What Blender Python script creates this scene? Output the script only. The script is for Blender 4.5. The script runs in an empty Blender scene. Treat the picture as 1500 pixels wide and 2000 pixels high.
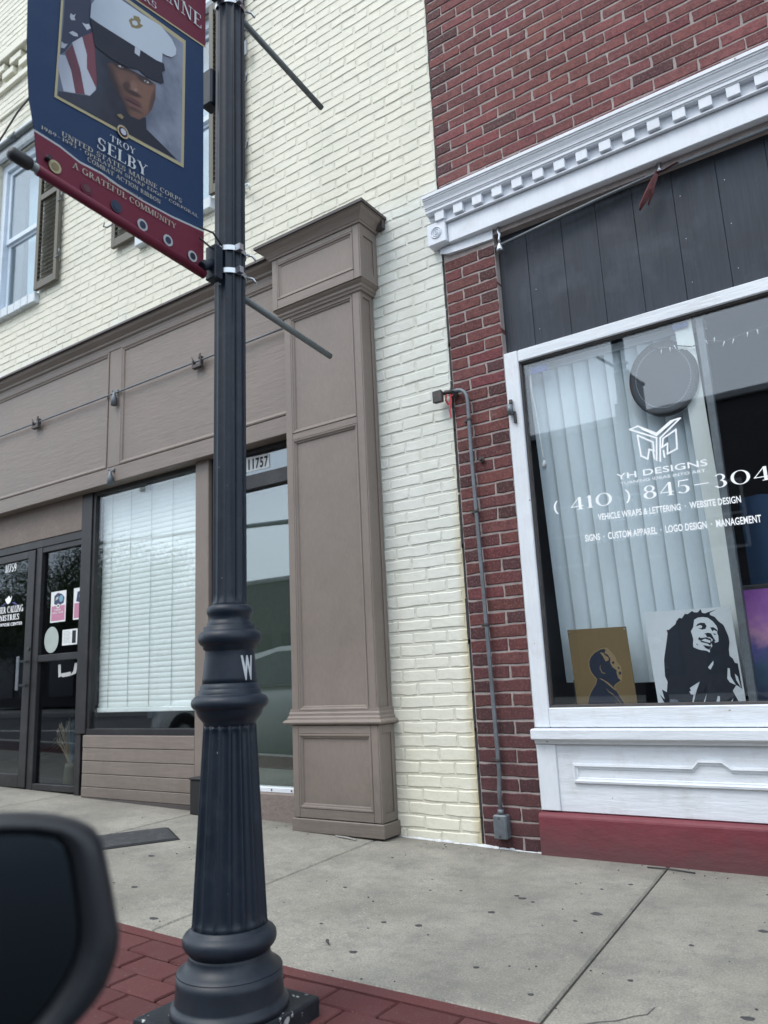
import bpy, bmesh, math, random
from mathutils import Vector, Matrix
from mathutils.geometry import tessellate_polygon
rnd = random.Random(7)
PI = math.pi
S = bpy.context.scene
COL = S.collection
# ------------------------------------------------------------------ camera, sky, sun, exposure
CAM = Vector((0.0, -3.592, 0.8595)); FPX = 1497.0
RIGHT = Vector((0.82246, 0.56691, -0.04661)); UP = Vector((0.15519, -0.14480, 0.97722)); FWD = Vector((-0.54724, 0.81096, 0.20707))
cd = bpy.data.cameras.new('camera'); cam = bpy.data.objects.new('camera', cd); COL.objects.link(cam)
cam.matrix_world = Matrix(((RIGHT.x, UP.x, -FWD.x, CAM.x), (RIGHT.y, UP.y, -FWD.y, CAM.y), (RIGHT.z, UP.z, -FWD.z, CAM.z), (0, 0, 0, 1)))
cd.sensor_fit = 'VERTICAL'; cd.sensor_height = 9.8; cd.lens = FPX / 2000 * 9.8
cd.clip_start = 0.02; cd.clip_end = 500
cd.dof.use_dof = True; cd.dof.focus_distance = 3.3; cd.dof.aperture_fstop = 1.15
S.camera = cam
W = bpy.data.worlds.new('World'); S.world = W; W.use_nodes = True
wn = W.node_tree.nodes; wl = W.node_tree.links
sky = wn.new('ShaderNodeTexSky'); sky.sky_type = 'NISHITA'; sky.sun_disc = False
SUN_EL, SUN_AZ = math.radians(58), math.radians(200)      # azimuth measured from +Y clockwise
sky.sun_elevation = SUN_EL; sky.sun_rotation = SUN_AZ; sky.dust_density = 4; sky.air_density = 1.2
hs = wn.new('ShaderNodeHueSaturation'); hs.inputs['Saturation'].default_value = 0.62
wl.new(sky.outputs[0], hs.inputs['Color'])
# thin overcast: pale cloud cover mixed evenly over the blue
tc = wn.new('ShaderNodeTexCoord'); nz = wn.new('ShaderNodeTexNoise'); nz.inputs['Scale'].default_value = 2.2; nz.inputs['Detail'].default_value = 6
wl.new(tc.outputs['Generated'], nz.inputs['Vector'])
rp = wn.new('ShaderNodeValToRGB'); rp.color_ramp.elements[0].position = .3; rp.color_ramp.elements[0].color = (.45, .45, .45, 1); rp.color_ramp.elements[1].position = .7; rp.color_ramp.elements[1].color = (.9, .9, .9, 1)
wl.new(nz.outputs[0], rp.inputs[0])
mx = wn.new('ShaderNodeMix'); mx.data_type = 'RGBA'; wl.new(rp.outputs[0], mx.inputs[0]); wl.new(hs.outputs[0], mx.inputs[6]); mx.inputs[7].default_value = (7.9, 9.1, 10.4, 1)
bg = wn['Background']; wl.new(mx.outputs[2], bg.inputs['Color']); bg.inputs['Strength'].default_value = 0.15
sd = bpy.data.lights.new('sun', 'SUN'); sd.energy = 1.1; sd.angle = math.radians(25); sd.color = (1, .97, .93)
sun = bpy.data.objects.new('sun', sd); COL.objects.link(sun)
sdir = Vector((math.sin(SUN_AZ) * math.cos(SUN_EL), math.cos(SUN_AZ) * math.cos(SUN_EL), math.sin(SUN_EL)))
sun.rotation_euler = sdir.to_track_quat('Z', 'Y').to_euler(); sun.location = (0, -8, 12)
S.view_settings.view_transform = 'Standard'; S.view_settings.look = 'None'; S.view_settings.gamma = 1; S.view_settings.exposure = 0.6
S.cycles.use_denoising = True; S.cycles.max_bounces = 8; S.cycles.transparent_max_bounces = 24; S.cycles.diffuse_bounces = 4

# ------------------------------------------------------------------ materials
class NT:
    def __init__(s, name):
        s.m = bpy.data.materials.new(name); s.m.use_nodes = True; s.t = s.m.node_tree; s.n = s.t.nodes; s.l = s.t.links
        s.b = s.n['Principled BSDF']; s.out = s.n['Material Output']
    def add(s, t, **k):
        x = s.n.new(t)
        for a, b in k.items(): setattr(x, a, b)
        return x
    def link(s, a, b): s.l.new(a, b)
    def pos(s):
        if not hasattr(s, 'p'): s.p = s.add('ShaderNodeNewGeometry').outputs['Position']
        return s.p
    def noise(s, scale, detail=4, rough=.55, stretch=None, vec=None):
        v = vec or s.pos()
        if stretch:
            mp = s.add('ShaderNodeMapping'); mp.inputs['Scale'].default_value = stretch; s.link(v, mp.inputs[0]); v = mp.outputs[0]
        x = s.add('ShaderNodeTexNoise'); x.inputs['Scale'].default_value = scale; x.inputs['Detail'].default_value = detail; x.inputs['Roughness'].default_value = rough
        s.link(v, x.inputs['Vector']); return x.outputs[0]
    def ramp(s, f, a, b, c0=(0, 0, 0, 1), c1=(1, 1, 1, 1)):
        r = s.add('ShaderNodeValToRGB'); e = r.color_ramp.elements; e[0].position = a; e[1].position = b
        e[0].color = c0 if len(c0) == 4 else (*c0, 1); e[1].color = c1 if len(c1) == 4 else (*c1, 1); s.link(f, r.inputs[0]); return r.outputs[0]
    def mix(s, f, a, b, mode='MIX'):
        x = s.add('ShaderNodeMix'); x.data_type = 'RGBA'; x.blend_type = mode
        for i, v in ((0, f), (6, a), (7, b)):
            if hasattr(v, 'is_linked'): s.link(v, x.inputs[i])
            elif i == 0: x.inputs[0].default_value = v
            else: x.inputs[i].default_value = (*v, 1) if len(v) == 3 else v
        return x.outputs[2]
    def math(s, op, a, b=0., clamp=False):
        x = s.add('ShaderNodeMath'); x.operation = op; x.use_clamp = clamp
        for i, v in ((0, a), (1, b)):
            if hasattr(v, 'is_linked'): s.link(v, x.inputs[i])
            else: x.inputs[i].default_value = v
        return x.outputs[0]
    def bump(s, h, strength, dist, prev=None):
        x = s.add('ShaderNodeBump'); x.inputs['Strength'].default_value = strength; x.inputs['Distance'].default_value = dist
        s.link(h, x.inputs['Height'])
        if prev: s.link(prev, x.inputs['Normal'])
        return x.outputs[0]
def dk(c, k): return tuple(v * k for v in c)

def paint(name, col, rough=.55, var=.16, vs=3.5, fine=45, bump=.25, bs=120, bd=.0015, grain=None, dirt=None, spec=.5, metal=0., chips=None, foot=None):
    t = NT(name); c = col
    n1 = t.noise(vs, 5); c = t.mix(t.ramp(n1, .3, .7), dk(col, 1 - var), dk(col, 1 + var * .6))
    n2 = t.noise(fine, 3, .6, grain); c = t.mix(t.math('MULTIPLY', t.ramp(n2, .38, .72), min(.6, var * 2.2)), c, dk(col, .62))
    n5 = t.noise(fine * .3, 5, .7, grain); c = t.mix(t.math('MULTIPLY', t.ramp(n5, .55, .75), min(.5, var * 1.6)), c, dk(col, 1.35))
    if dirt:
        n3 = t.noise(dirt[1], 6, .65); c = t.mix(t.math('MULTIPLY', t.ramp(n3, .52, .75), dirt[2]), c, dirt[0])
    if foot:      # splashed dirt towards the pavement
        sp = t.add('ShaderNodeSeparateXYZ'); t.link(t.pos(), sp.inputs[0]); mr = t.add('ShaderNodeMapRange'); mr.inputs[1].default_value = foot[1]; mr.inputs[2].default_value = .02; mr.inputs[3].default_value = 0; mr.inputs[4].default_value = foot[2]
        t.link(t.math('ADD', sp.outputs[2], t.math('MULTIPLY', t.math('SUBTRACT', t.noise(9, 6, .75), .5), foot[1] * 1.3)), mr.inputs[0]); c = t.mix(mr.outputs[0], c, foot[0])
    if chips:
        n4 = t.noise(chips[1], 4, .5); f = t.ramp(n4, chips[2], chips[2] + .02); c = t.mix(f, c, chips[0])
    t.link(c, t.b.inputs['Base Color'])
    r = t.math('ADD', t.math('MULTIPLY', n1, .25), rough - .12); t.link(r, t.b.inputs['Roughness'])
    t.b.inputs['Specular IOR Level'].default_value = spec; t.b.inputs['Metallic'].default_value = metal
    nb = t.noise(bs, 4, .6, grain); b = t.bump(nb, bump, bd)
    t.link(b, t.b.inputs['Normal'])
    return t.m
M = {}
BROWN = (.207, .170, .146)
M['brown'] = paint('brown_paint', BROWN, .5, .09, 2.2, 65, .6, 70, .0035, (1, 1, .35), dirt=((.145, .118, .10), 3.2, .38), foot=((.10, .085, .072), .42, .55), chips=((.40, .36, .33), 30, .79))
M['brown_h'] = paint('brown_paint_horizontal', BROWN, .5, .09, 2.2, 48, .7, 42, .004, (.14, 1, 1), dirt=((.145, .118, .10), 3.2, .38), foot=((.10, .085, .072), .42, .55), chips=((.40, .36, .33), 30, .79))
M['brown_dark'] = paint('weathered_brown_capping', (.075, .062, .060), .6, .2, 4, 40, .3, 70, .002)
M['stucco'] = paint('brown_stucco', (.19, .155, .135), .8, .15, 3, 40, .8, 35, .006)
M['white'] = paint('white_paint', (.70, .735, .78), .5, .08, 3, 70, .8, 50, .004, (.12, 1, 1), dirt=((.40, .38, .36), 6, .45), chips=((.25, .2, .16), 22, .715))
M['white_v'] = paint('white_paint_vertical', (.70, .735, .78), .5, .08, 3, 70, .8, 50, .004, (1, 1, .12), dirt=((.40, .38, .36), 6, .45), chips=((.25, .2, .16), 22, .715))
M['cornice'] = paint('white_cornice_paint', (.70, .735, .79), .5, .06, 2.5, 60, .6, 60, .003, (1, 1, .25), dirt=((.36, .36, .37), 5, .4), chips=((.30, .27, .25), 20, .74))
M['board'] = paint('black_plywood', (.036, .044, .058), .66, .30, 2.5, 60, 1.0, 80, .005, (1, 1, .05), dirt=((.10, .11, .13), 3, .5), spec=.35)
M['redbase'] = paint('red_masonry_paint', (.170, .030, .042), .6, .16, 2.5, 40, .6, 28, .006, (.4, 1, 1), dirt=((.085, .028, .036), 5, .5), foot=((.085, .045, .045), .16, .7), chips=((.36, .30, .30), 40, .78))
M['concrete'] = None
M['bronze'] = paint('bronze_aluminium', (.030, .029, .031), .42, .2, 4, 60, .1, 90, .001, metal=.3, dirt=((.10, .095, .09), 5, .3))
M['pole'] = paint('black_pole_paint', (.008, .015, .027), .47, .3, 5, 40, .3, 60, .0015, spec=.38, dirt=((.034, .042, .052), 13, .5), foot=((.045, .048, .050), .30, .22), chips=((.26, .27, .28), 60, .735))
M['plinth'] = paint('chipped_black_plinth', (.012, .016, .022), .55, .25, 5, 40, .5, 50, .003, spec=.35, dirt=((.04, .045, .05), 7, .5), chips=((.42, .43, .42), 20, .60))
M['steel'] = paint('bright_steel', (.55, .57, .60), .3, .1, 8, 50, .1, 80, .001, metal=.9)
M['galv'] = paint('galvanised_conduit', (.16, .18, .20), .5, .25, 9, 50, .2, 70, .001, metal=.4, dirt=((.14, .11, .08), 6, .5))
M['darkmetal'] = paint('rusty_dark_metal', (.05, .045, .045), .6, .3, 20, 60, .3, 90, .001, dirt=((.11, .07, .05), 12, .6))
M['rod'] = paint('grey_fibre_rod', (.155, .175, .175), .5, .12, 10, 60, .1, 90, .001)
M['rubber'] = paint('black_rubber', (.012, .013, .016), .5, .2, 10, 60, .2, 90, .001)
M['mat'] = paint('dark_floor_mat', (.042, .045, .048), .9, .3, 30, 200, .8, 300, .004, dirt=((.12, .12, .12), 22, .5))
M['shutter'] = paint('olive_shutter', (.115, .105, .078), .55, .15, 5, 60, .2, 80, .001)
M['upvc'] = paint('white_window_frame', (.60, .68, .76), .4, .06, 5, 50, .1, 80, .001, dirt=((.35, .37, .38), 4, .3))
M['upsill'] = paint('painted_brick_sill', (.62, .67, .70), .6, .1, 5, 50, .4, 60, .003, dirt=((.38, .33, .28), 5, .6))
M['blind'] = paint('white_blind', (.80, .845, .83), .45, .05, 3, 50, .05, 80, .001)
M['vblind'] = paint('white_vertical_blind', (.66, .745, .80), .5, .05, 3, 50, .05, 80, .001)
M['cloth_red'] = paint('maroon_ribbon', (.10, .022, .024), .6, .3, 30, 80, .3, 200, .002)
M['tape_red'] = paint('red_tape', (.45, .06, .07), .5, .2, 30, 80, .2, 200, .001)
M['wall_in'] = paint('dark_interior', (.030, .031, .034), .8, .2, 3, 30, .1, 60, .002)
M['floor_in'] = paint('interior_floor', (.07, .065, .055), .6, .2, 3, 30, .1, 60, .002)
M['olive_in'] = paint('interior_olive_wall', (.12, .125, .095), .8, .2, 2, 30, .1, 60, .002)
M['asphalt'] = paint('asphalt', (.055, .055, .058), .85, .2, 1.2, 60, .8, 160, .006)
M['roadpaint'] = paint('road_paint', (.62, .62, .58), .7, .2, 4, 60, .4, 120, .003)
M['kerb'] = paint('kerb_concrete', (.30, .29, .27), .8, .15, 3, 60, .4, 120, .003)
M['caulk'] = paint('white_caulk', (.62, .64, .66), .7, .15, 9, 60, .5, 80, .003, dirt=((.2, .19, .18), 14, .7))
M['gum'] = paint('gum_stain', (.045, .045, .047), .7, .2, 20, 60, .2, 90, .001)
M['carwhite'] = paint('silver_car_paint', (.60, .62, .60), .25, .03, 3, 50, .02, 80, .001)
M['cardark'] = paint('dark_car_paint', (.012, .015, .022), .25, .1, 3, 50, .02, 80, .001)
M['carplastic'] = paint('black_car_plastic', (.006, .008, .012), .5, .2, 6, 60, .15, 200, .001)
M['tyre'] = paint('tyre_rubber', (.015, .015, .016), .85, .2, 6, 60, .3, 90, .002)
M['chrome'] = paint('wheel_metal', (.5, .5, .52), .3, .1, 6, 60, .1, 90, .001, metal=.9)
M['led_sign'] = paint('grey_led_sign_face', (.028, .033, .043), .5, .2, 6, 60, .1, 90, .001)
M['backing'] = paint('added_glass_backing', (.075, .090, .078), .8, .2, 2, 30, .1, 60, .002)  # olive-grey stands in for reflections and dim interior in the side door
M['vase'] = paint('olive_vase', (.20, .19, .12), .5, .15, 8, 60, .3, 60, .002, (1, 1, .1))
M['cordwhite'] = paint('white_cord', (.6, .62, .64), .5, .1, 8, 60, .1, 60, .001)
M['oppwall'] = paint('dark_brick_opposite', (.045, .040, .045), .8, .3, 1.0, 12, .4, 12, .01)
M['opptrim'] = paint('pale_trim_opposite', (.28, .28, .29), .7, .15, 2, 30, .2, 40, .003)
M['oppwin'] = paint('dark_window_opposite', (.02, .024, .03), .15, .15, 2, 30, .02, 40, .001)
M['bark'] = paint('tree_bark', (.07, .055, .04), .9, .3, 3, 20, .8, 20, .02, (1, 1, .2))
def flat(name, c, rough=.6, var=.05):
    M[name] = paint(name, c, rough, var, 12, 80, .06, 150, .0008, spec=.28); return M[name]
for n, c in dict(print_blue=(.011, .036, .096), print_red=(.135, .016, .036), print_red2=(.11, .018, .036), print_line=(.40, .42, .44), print_gold=(.40, .36, .22), print_photobg=(.17, .20, .27),
        print_canton=(.030, .040, .075), print_stripew=(.42, .45, .52), print_striper=(.14, .045, .065), print_hair=(.016, .024, .045), print_uniform=(.018, .024, .042), print_skin=(.105, .052, .042),
        print_skind=(.042, .026, .030), print_skinl=(.165, .085, .066), print_lips=(.105, .045, .050), print_capband=(.016, .021, .036), print_capwhite=(.44, .50, .58), print_emblem=(.22, .18, .10), print_skyb=(.16, .24, .38),
        print_text=(.55, .58, .60), print_text2=(.40, .38, .32), print_blk=(.012, .016, .026), print_wht=(.60, .64, .68), print_rim=(.23, .165, .085), print_ink=(.010, .016, .035), gold_sheet=(.155, .105, .045),
        paper=(.72, .74, .74), pink=(.50, .22, .32), teal=(.18, .36, .46), greydot=(.40, .45, .42), ink=(.02, .02, .025), decal=(.93, .94, .95), navyink=(.07, .07, .22), blue_cloth=(.012, .045, .11), purple_a=(.22, .10, .30), purple_b=(.42, .22, .34),
        purple_c=(.05, .06, .12), tapeclear=(.45, .46, .45), bluetape=(.10, .13, .30), leaf_dry=(.45, .36, .22), leaf_teal=(.20, .30, .32), bulb=(.6, .65, .7)).items(): flat(n, c)
def glass_mat(name, tint, ior=1.5, wav=.006):
    t = NT(name); n = t.n; n.remove(t.b)
    tr = t.add('ShaderNodeBsdfTransparent'); tr.inputs[0].default_value = (*tint, 1)
    gl = t.add('ShaderNodeBsdfAnisotropic' if False else 'ShaderNodeBsdfGlossy'); gl.inputs['Roughness'].default_value = .012
    gl.inputs['Color'].default_value = (.92, .96, 1, 1)
    lw = t.add('ShaderNodeLayerWeight'); lw.inputs[0].default_value = .5   # same reflectance from both sides of the sheet
    f0 = ((ior - 1) / (ior + 1)) ** 2; fac = t.math('ADD', t.math('MULTIPLY', t.math('POWER', lw.outputs['Facing'], 5.), 1 - f0), f0)
    bn = t.bump(t.noise(1.6, 2), wav, .02)
    t.link(bn, gl.inputs['Normal'])
    ms = t.add('ShaderNodeMixShader'); t.link(fac, ms.inputs[0]); t.link(tr.outputs[0], ms.inputs[1]); t.link(gl.outputs[0], ms.inputs[2])
    t.link(ms.outputs[0], t.out.inputs[0]); return t.m
M['glass'] = glass_mat('shop_glass', (.975, .99, .99), 1.72)
M['glass_side'] = glass_mat('side_door_glass', (.90, .94, .92), 2.2)
M['glass_dark'] = glass_mat('tinted_door_glass', (.70, .73, .76), 1.55)
M['glass_up'] = glass_mat('upper_window_glass', (.8, .85, .86), 2.1)

def mirror_mat():
    t = NT('dark_reflection_mirror'); t.b.inputs['Base Color'].default_value = (.030, .036, .043, 1); t.b.inputs['Metallic'].default_value = 1; t.b.inputs['Roughness'].default_value = .06  # near-black colour stands in for the dark car body it would reflect
    return t.m
M['mirror'] = mirror_mat()

def brick_red(name, src):
    t = NT(name)
    c0 = (t.add('ShaderNodeObjectInfo').outputs['Color'] if src == 'obj' else t.add('ShaderNodeAttribute', attribute_name='col').outputs['Color'])
    n1 = t.noise(24, 6, .75); c = t.mix(t.math('MULTIPLY', t.ramp(n1, .42, .64), .6), c0, (.045, .016, .020))
    n2 = t.noise(90, 3, .6); c = t.mix(t.math('MULTIPLY', t.ramp(n2, .5, .66), .5), c, (.25, .12, .115))
    n3 = t.noise(7, 5, .7); c = t.mix(t.math('MULTIPLY', t.ramp(n3, .66, .80), .35), c, (.33, .26, .25))
    # soot near the pavement
    sp = t.add('ShaderNodeSeparateXYZ'); t.link(t.pos(), sp.inputs[0])
    low = t.ramp(t.math('ADD', sp.outputs[2], t.math('MULTIPLY', t.noise(3, 4), .9)), .5, 1.0, (1, 1, 1), (0, 0, 0))
    mr = t.add('ShaderNodeMapRange'); mr.inputs[1].default_value = .35; mr.inputs[2].default_value = 1.5; mr.inputs[3].default_value = .62; mr.inputs[4].default_value = 0
    t.link(t.math('ADD', sp.outputs[2], t.math('MULTIPLY', n3, .5)), mr.inputs[0])
    c = t.mix(mr.outputs[0], c, (.052, .026, .030))
    t.link(c, t.b.inputs['Base Color']); t.b.inputs['Roughness'].default_value = .82; t.b.inputs['Specular IOR Level'].default_value = .3
    b = t.bump(t.noise(140, 4, .65), .5, .002); t.link(t.bump(t.noise(34, 4, .6), .45, .004, b), t.b.inputs['Normal'])
    return t.m
M['brick_red'] = brick_red('red_brick', 'obj'); M['brick_red_s'] = brick_red('red_brick_mass', 'attr')

def mortar(name, col, soot=True):
    t = NT(name)
    n1 = t.noise(9, 6, .7); c = t.mix(t.ramp(n1, .3, .7), dk(col, .72), dk(col, 1.15))
    n2 = t.noise(110, 3, .6); c = t.mix(t.math('MULTIPLY', t.ramp(n2, .4, .7), .35), c, dk(col, .5))
    t.link(c, t.b.inputs['Base Color']); t.b.inputs['Roughness'].default_value = .9
    b = t.bump(t.noise(160, 4, .65), .8, .003); t.link(t.bump(t.noise(30, 3), .6, .006, b), t.b.inputs['Normal'])
    return t.m
M['mortar'] = mortar('grey_mortar', (.36, .31, .295))

def cream(name, src):
    t = NT(name)
    sp = t.add('ShaderNodeSeparateXYZ'); t.link(t.pos(), sp.inputs[0])
    warm, cool = (.70, .675, .565), (.675, .69, .645)
    wob = t.math('MULTIPLY', t.math('SUBTRACT', t.noise(2.5, 4), .5), .5)
    # newer, whiter coat below the old sign line beside the pilaster
    mz = t.add('ShaderNodeMapRange'); mz.inputs[1].default_value = 3.62; mz.inputs[2].default_value = 3.78; mz.inputs[3].default_value = 1; mz.inputs[4].default_value = 0
    t.link(t.math('ADD', sp.outputs[2], wob), mz.inputs[0])
    mlow = t.add('ShaderNodeMapRange'); mlow.inputs[1].default_value = .4; mlow.inputs[2].default_value = 1.6; t.link(t.math('ADD', sp.outputs[2], wob), mlow.inputs[0])
    c = t.mix(t.math('MULTIPLY', mz.outputs[0], mlow.outputs[0]), warm, cool)
    if src == 'obj': v = t.add('ShaderNodeObjectInfo').outputs['Random']
    elif src == 'isl': v = t.add('ShaderNodeNewGeometry').outputs['Random Per Island']
    else: v = None
    if v: c = t.mix(t.math('MULTIPLY', v, .22), c, (.56, .57, .47))
    else:
        c = t.mix(.30, c, (.40, .40, .33)); n7 = t.noise(9, 6, .75); c = t.mix(t.math('MULTIPLY', t.ramp(n7, .57, .68), .5), c, (.13, .125, .11))
    n1 = t.noise(2.6, 6, .7, (1, 1, .22)); c = t.mix(t.math('MULTIPLY', t.ramp(n1, .48, .70), .38), c, (.50, .51, .42))
    n2 = t.noise(36, 5, .7); c = t.mix(t.math('MULTIPLY', t.ramp(n2, .56, .74), .30), c, (.38, .38, .31))
    # rust-yellow stain running down beside the party joint
    mj = t.add('ShaderNodeMapRange'); mj.inputs[1].default_value = -1.985; mj.inputs[2].default_value = -1.94; t.link(t.math('ADD', sp.outputs[0], t.math('MULTIPLY', wob, .10)), mj.inputs[0])
    mjz = t.add('ShaderNodeMapRange'); mjz.inputs[1].default_value = 1.5; mjz.inputs[2].default_value = 2.3; mjz.inputs[3].default_value = 1; mjz.inputs[4].default_value = 0; t.link(sp.outputs[2], mjz.inputs[0])
    c = t.mix(t.math('MULTIPLY', t.math('MULTIPLY', mj.outputs[0], mjz.outputs[0]), .55), c, (.42, .33, .14))
    t.link(c, t.b.inputs['Base Color']); t.b.inputs['Roughness'].default_value = .62
    b = t.bump(t.noise(130, 4, .65), .35, .002); t.link(t.bump(t.noise(22, 5, .6), .55, .006, b), t.b.inputs['Normal'])
    return t.m
M['cream'] = cream('cream_painted_brick', 'obj'); M['cream_s'] = cream('cream_painted_brick_mass', 'isl'); M['cream_m'] = cream('cream_painted_joint', None)

def concrete():
    t = NT('sidewalk_concrete'); col = (.39, .362, .303)
    v = t.add('ShaderNodeObjectInfo').outputs['Random']
    c = t.mix(t.math('MULTIPLY', v, .3), col, (.245, .243, .225))
    n1 = t.noise(1.7, 7, .68); c = t.mix(t.ramp(n1, .36, .66), dk(col, .58), c)
    n4 = t.noise(5.5, 6, .7); c = t.mix(t.math('MULTIPLY', t.ramp(n4, .48, .66), .55), c, (.16, .155, .14))
    n6 = t.noise(19, 6, .75); c = t.mix(t.math('MULTIPLY', t.ramp(n6, .5, .68), .5), c, (.15, .148, .138))
    n2 = t.noise(150, 4, .75); c = t.mix(t.math('MULTIPLY', t.ramp(n2, .42, .62), .6), c, (.12, .12, .11))
    n3 = t.noise(120, 2, .5); c = t.mix(t.math('MULTIPLY', t.ramp(n3, .62, .72), .5), c, (.44, .43, .40))
    n5 = t.noise(38, 3, .6, (1, .12, 1)); c = t.mix(t.math('MULTIPLY', t.ramp(n5, .55, .7), .18), c, (.17, .165, .155))
    sp = t.add('ShaderNodeSeparateXYZ'); t.link(t.pos(), sp.inputs[0]); gm = t.add('ShaderNodeMapRange'); gm.inputs[1].default_value = -.22; gm.inputs[2].default_value = .02
    t.link(t.math('ADD', sp.outputs[1], t.math('MULTIPLY', t.math('SUBTRACT', t.noise(7, 6, .7), .5), .35)), gm.inputs[0]); c = t.mix(t.math('MULTIPLY', gm.outputs[0], .45), c, (.13, .12, .105))   # grime tracked along the wall foot
    t.link(c, t.b.inputs['Base Color']); t.b.inputs['Roughness'].default_value = .88; t.b.inputs['Specular IOR Level'].default_value = .3
    b = t.bump(t.noise(320, 3, .6), .5, .002); t.link(t.bump(n5, .15, .002, b), t.b.inputs['Normal'])
    return t.m
M['concrete'] = concrete()
def paver():
    t = NT('red_paver'); c = None
    v = t.add('ShaderNodeObjectInfo').outputs['Random']; c = t.mix(v, (.085, .026, .027), (.122, .040, .039))
    n1 = t.noise(6, 6, .7); c = t.mix(t.math('MULTIPLY', t.ramp(n1, .4, .75), .55), c, (.105, .055, .053))
    n2 = t.noise(210, 3, .7); c = t.mix(t.math('MULTIPLY', t.ramp(n2, .45, .7), .5), c, (.055, .025, .028))
    n3 = t.noise(150, 2); c = t.mix(t.math('MULTIPLY', t.ramp(n3, .66, .74), .5), c, (.28, .20, .19))
    t.link(c, t.b.inputs['Base Color']); t.b.inputs['Roughness'].default_value = .85; t.b.inputs['Specular IOR Level'].default_value = .25
    t.link(t.bump(t.noise(230, 4, .65), .8, .003), t.b.inputs['Normal']); return t.m
M['paver'] = paver()
def leafmat():
    t = NT('tree_leaf'); v = t.add('ShaderNodeNewGeometry').outputs['Random Per Island']
    t.link(t.mix(v, (.030, .060, .018), (.075, .115, .035)), t.b.inputs['Base Color']); t.b.inputs['Roughness'].default_value = .6; return t.m
M['leaf'] = leafmat()

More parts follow.
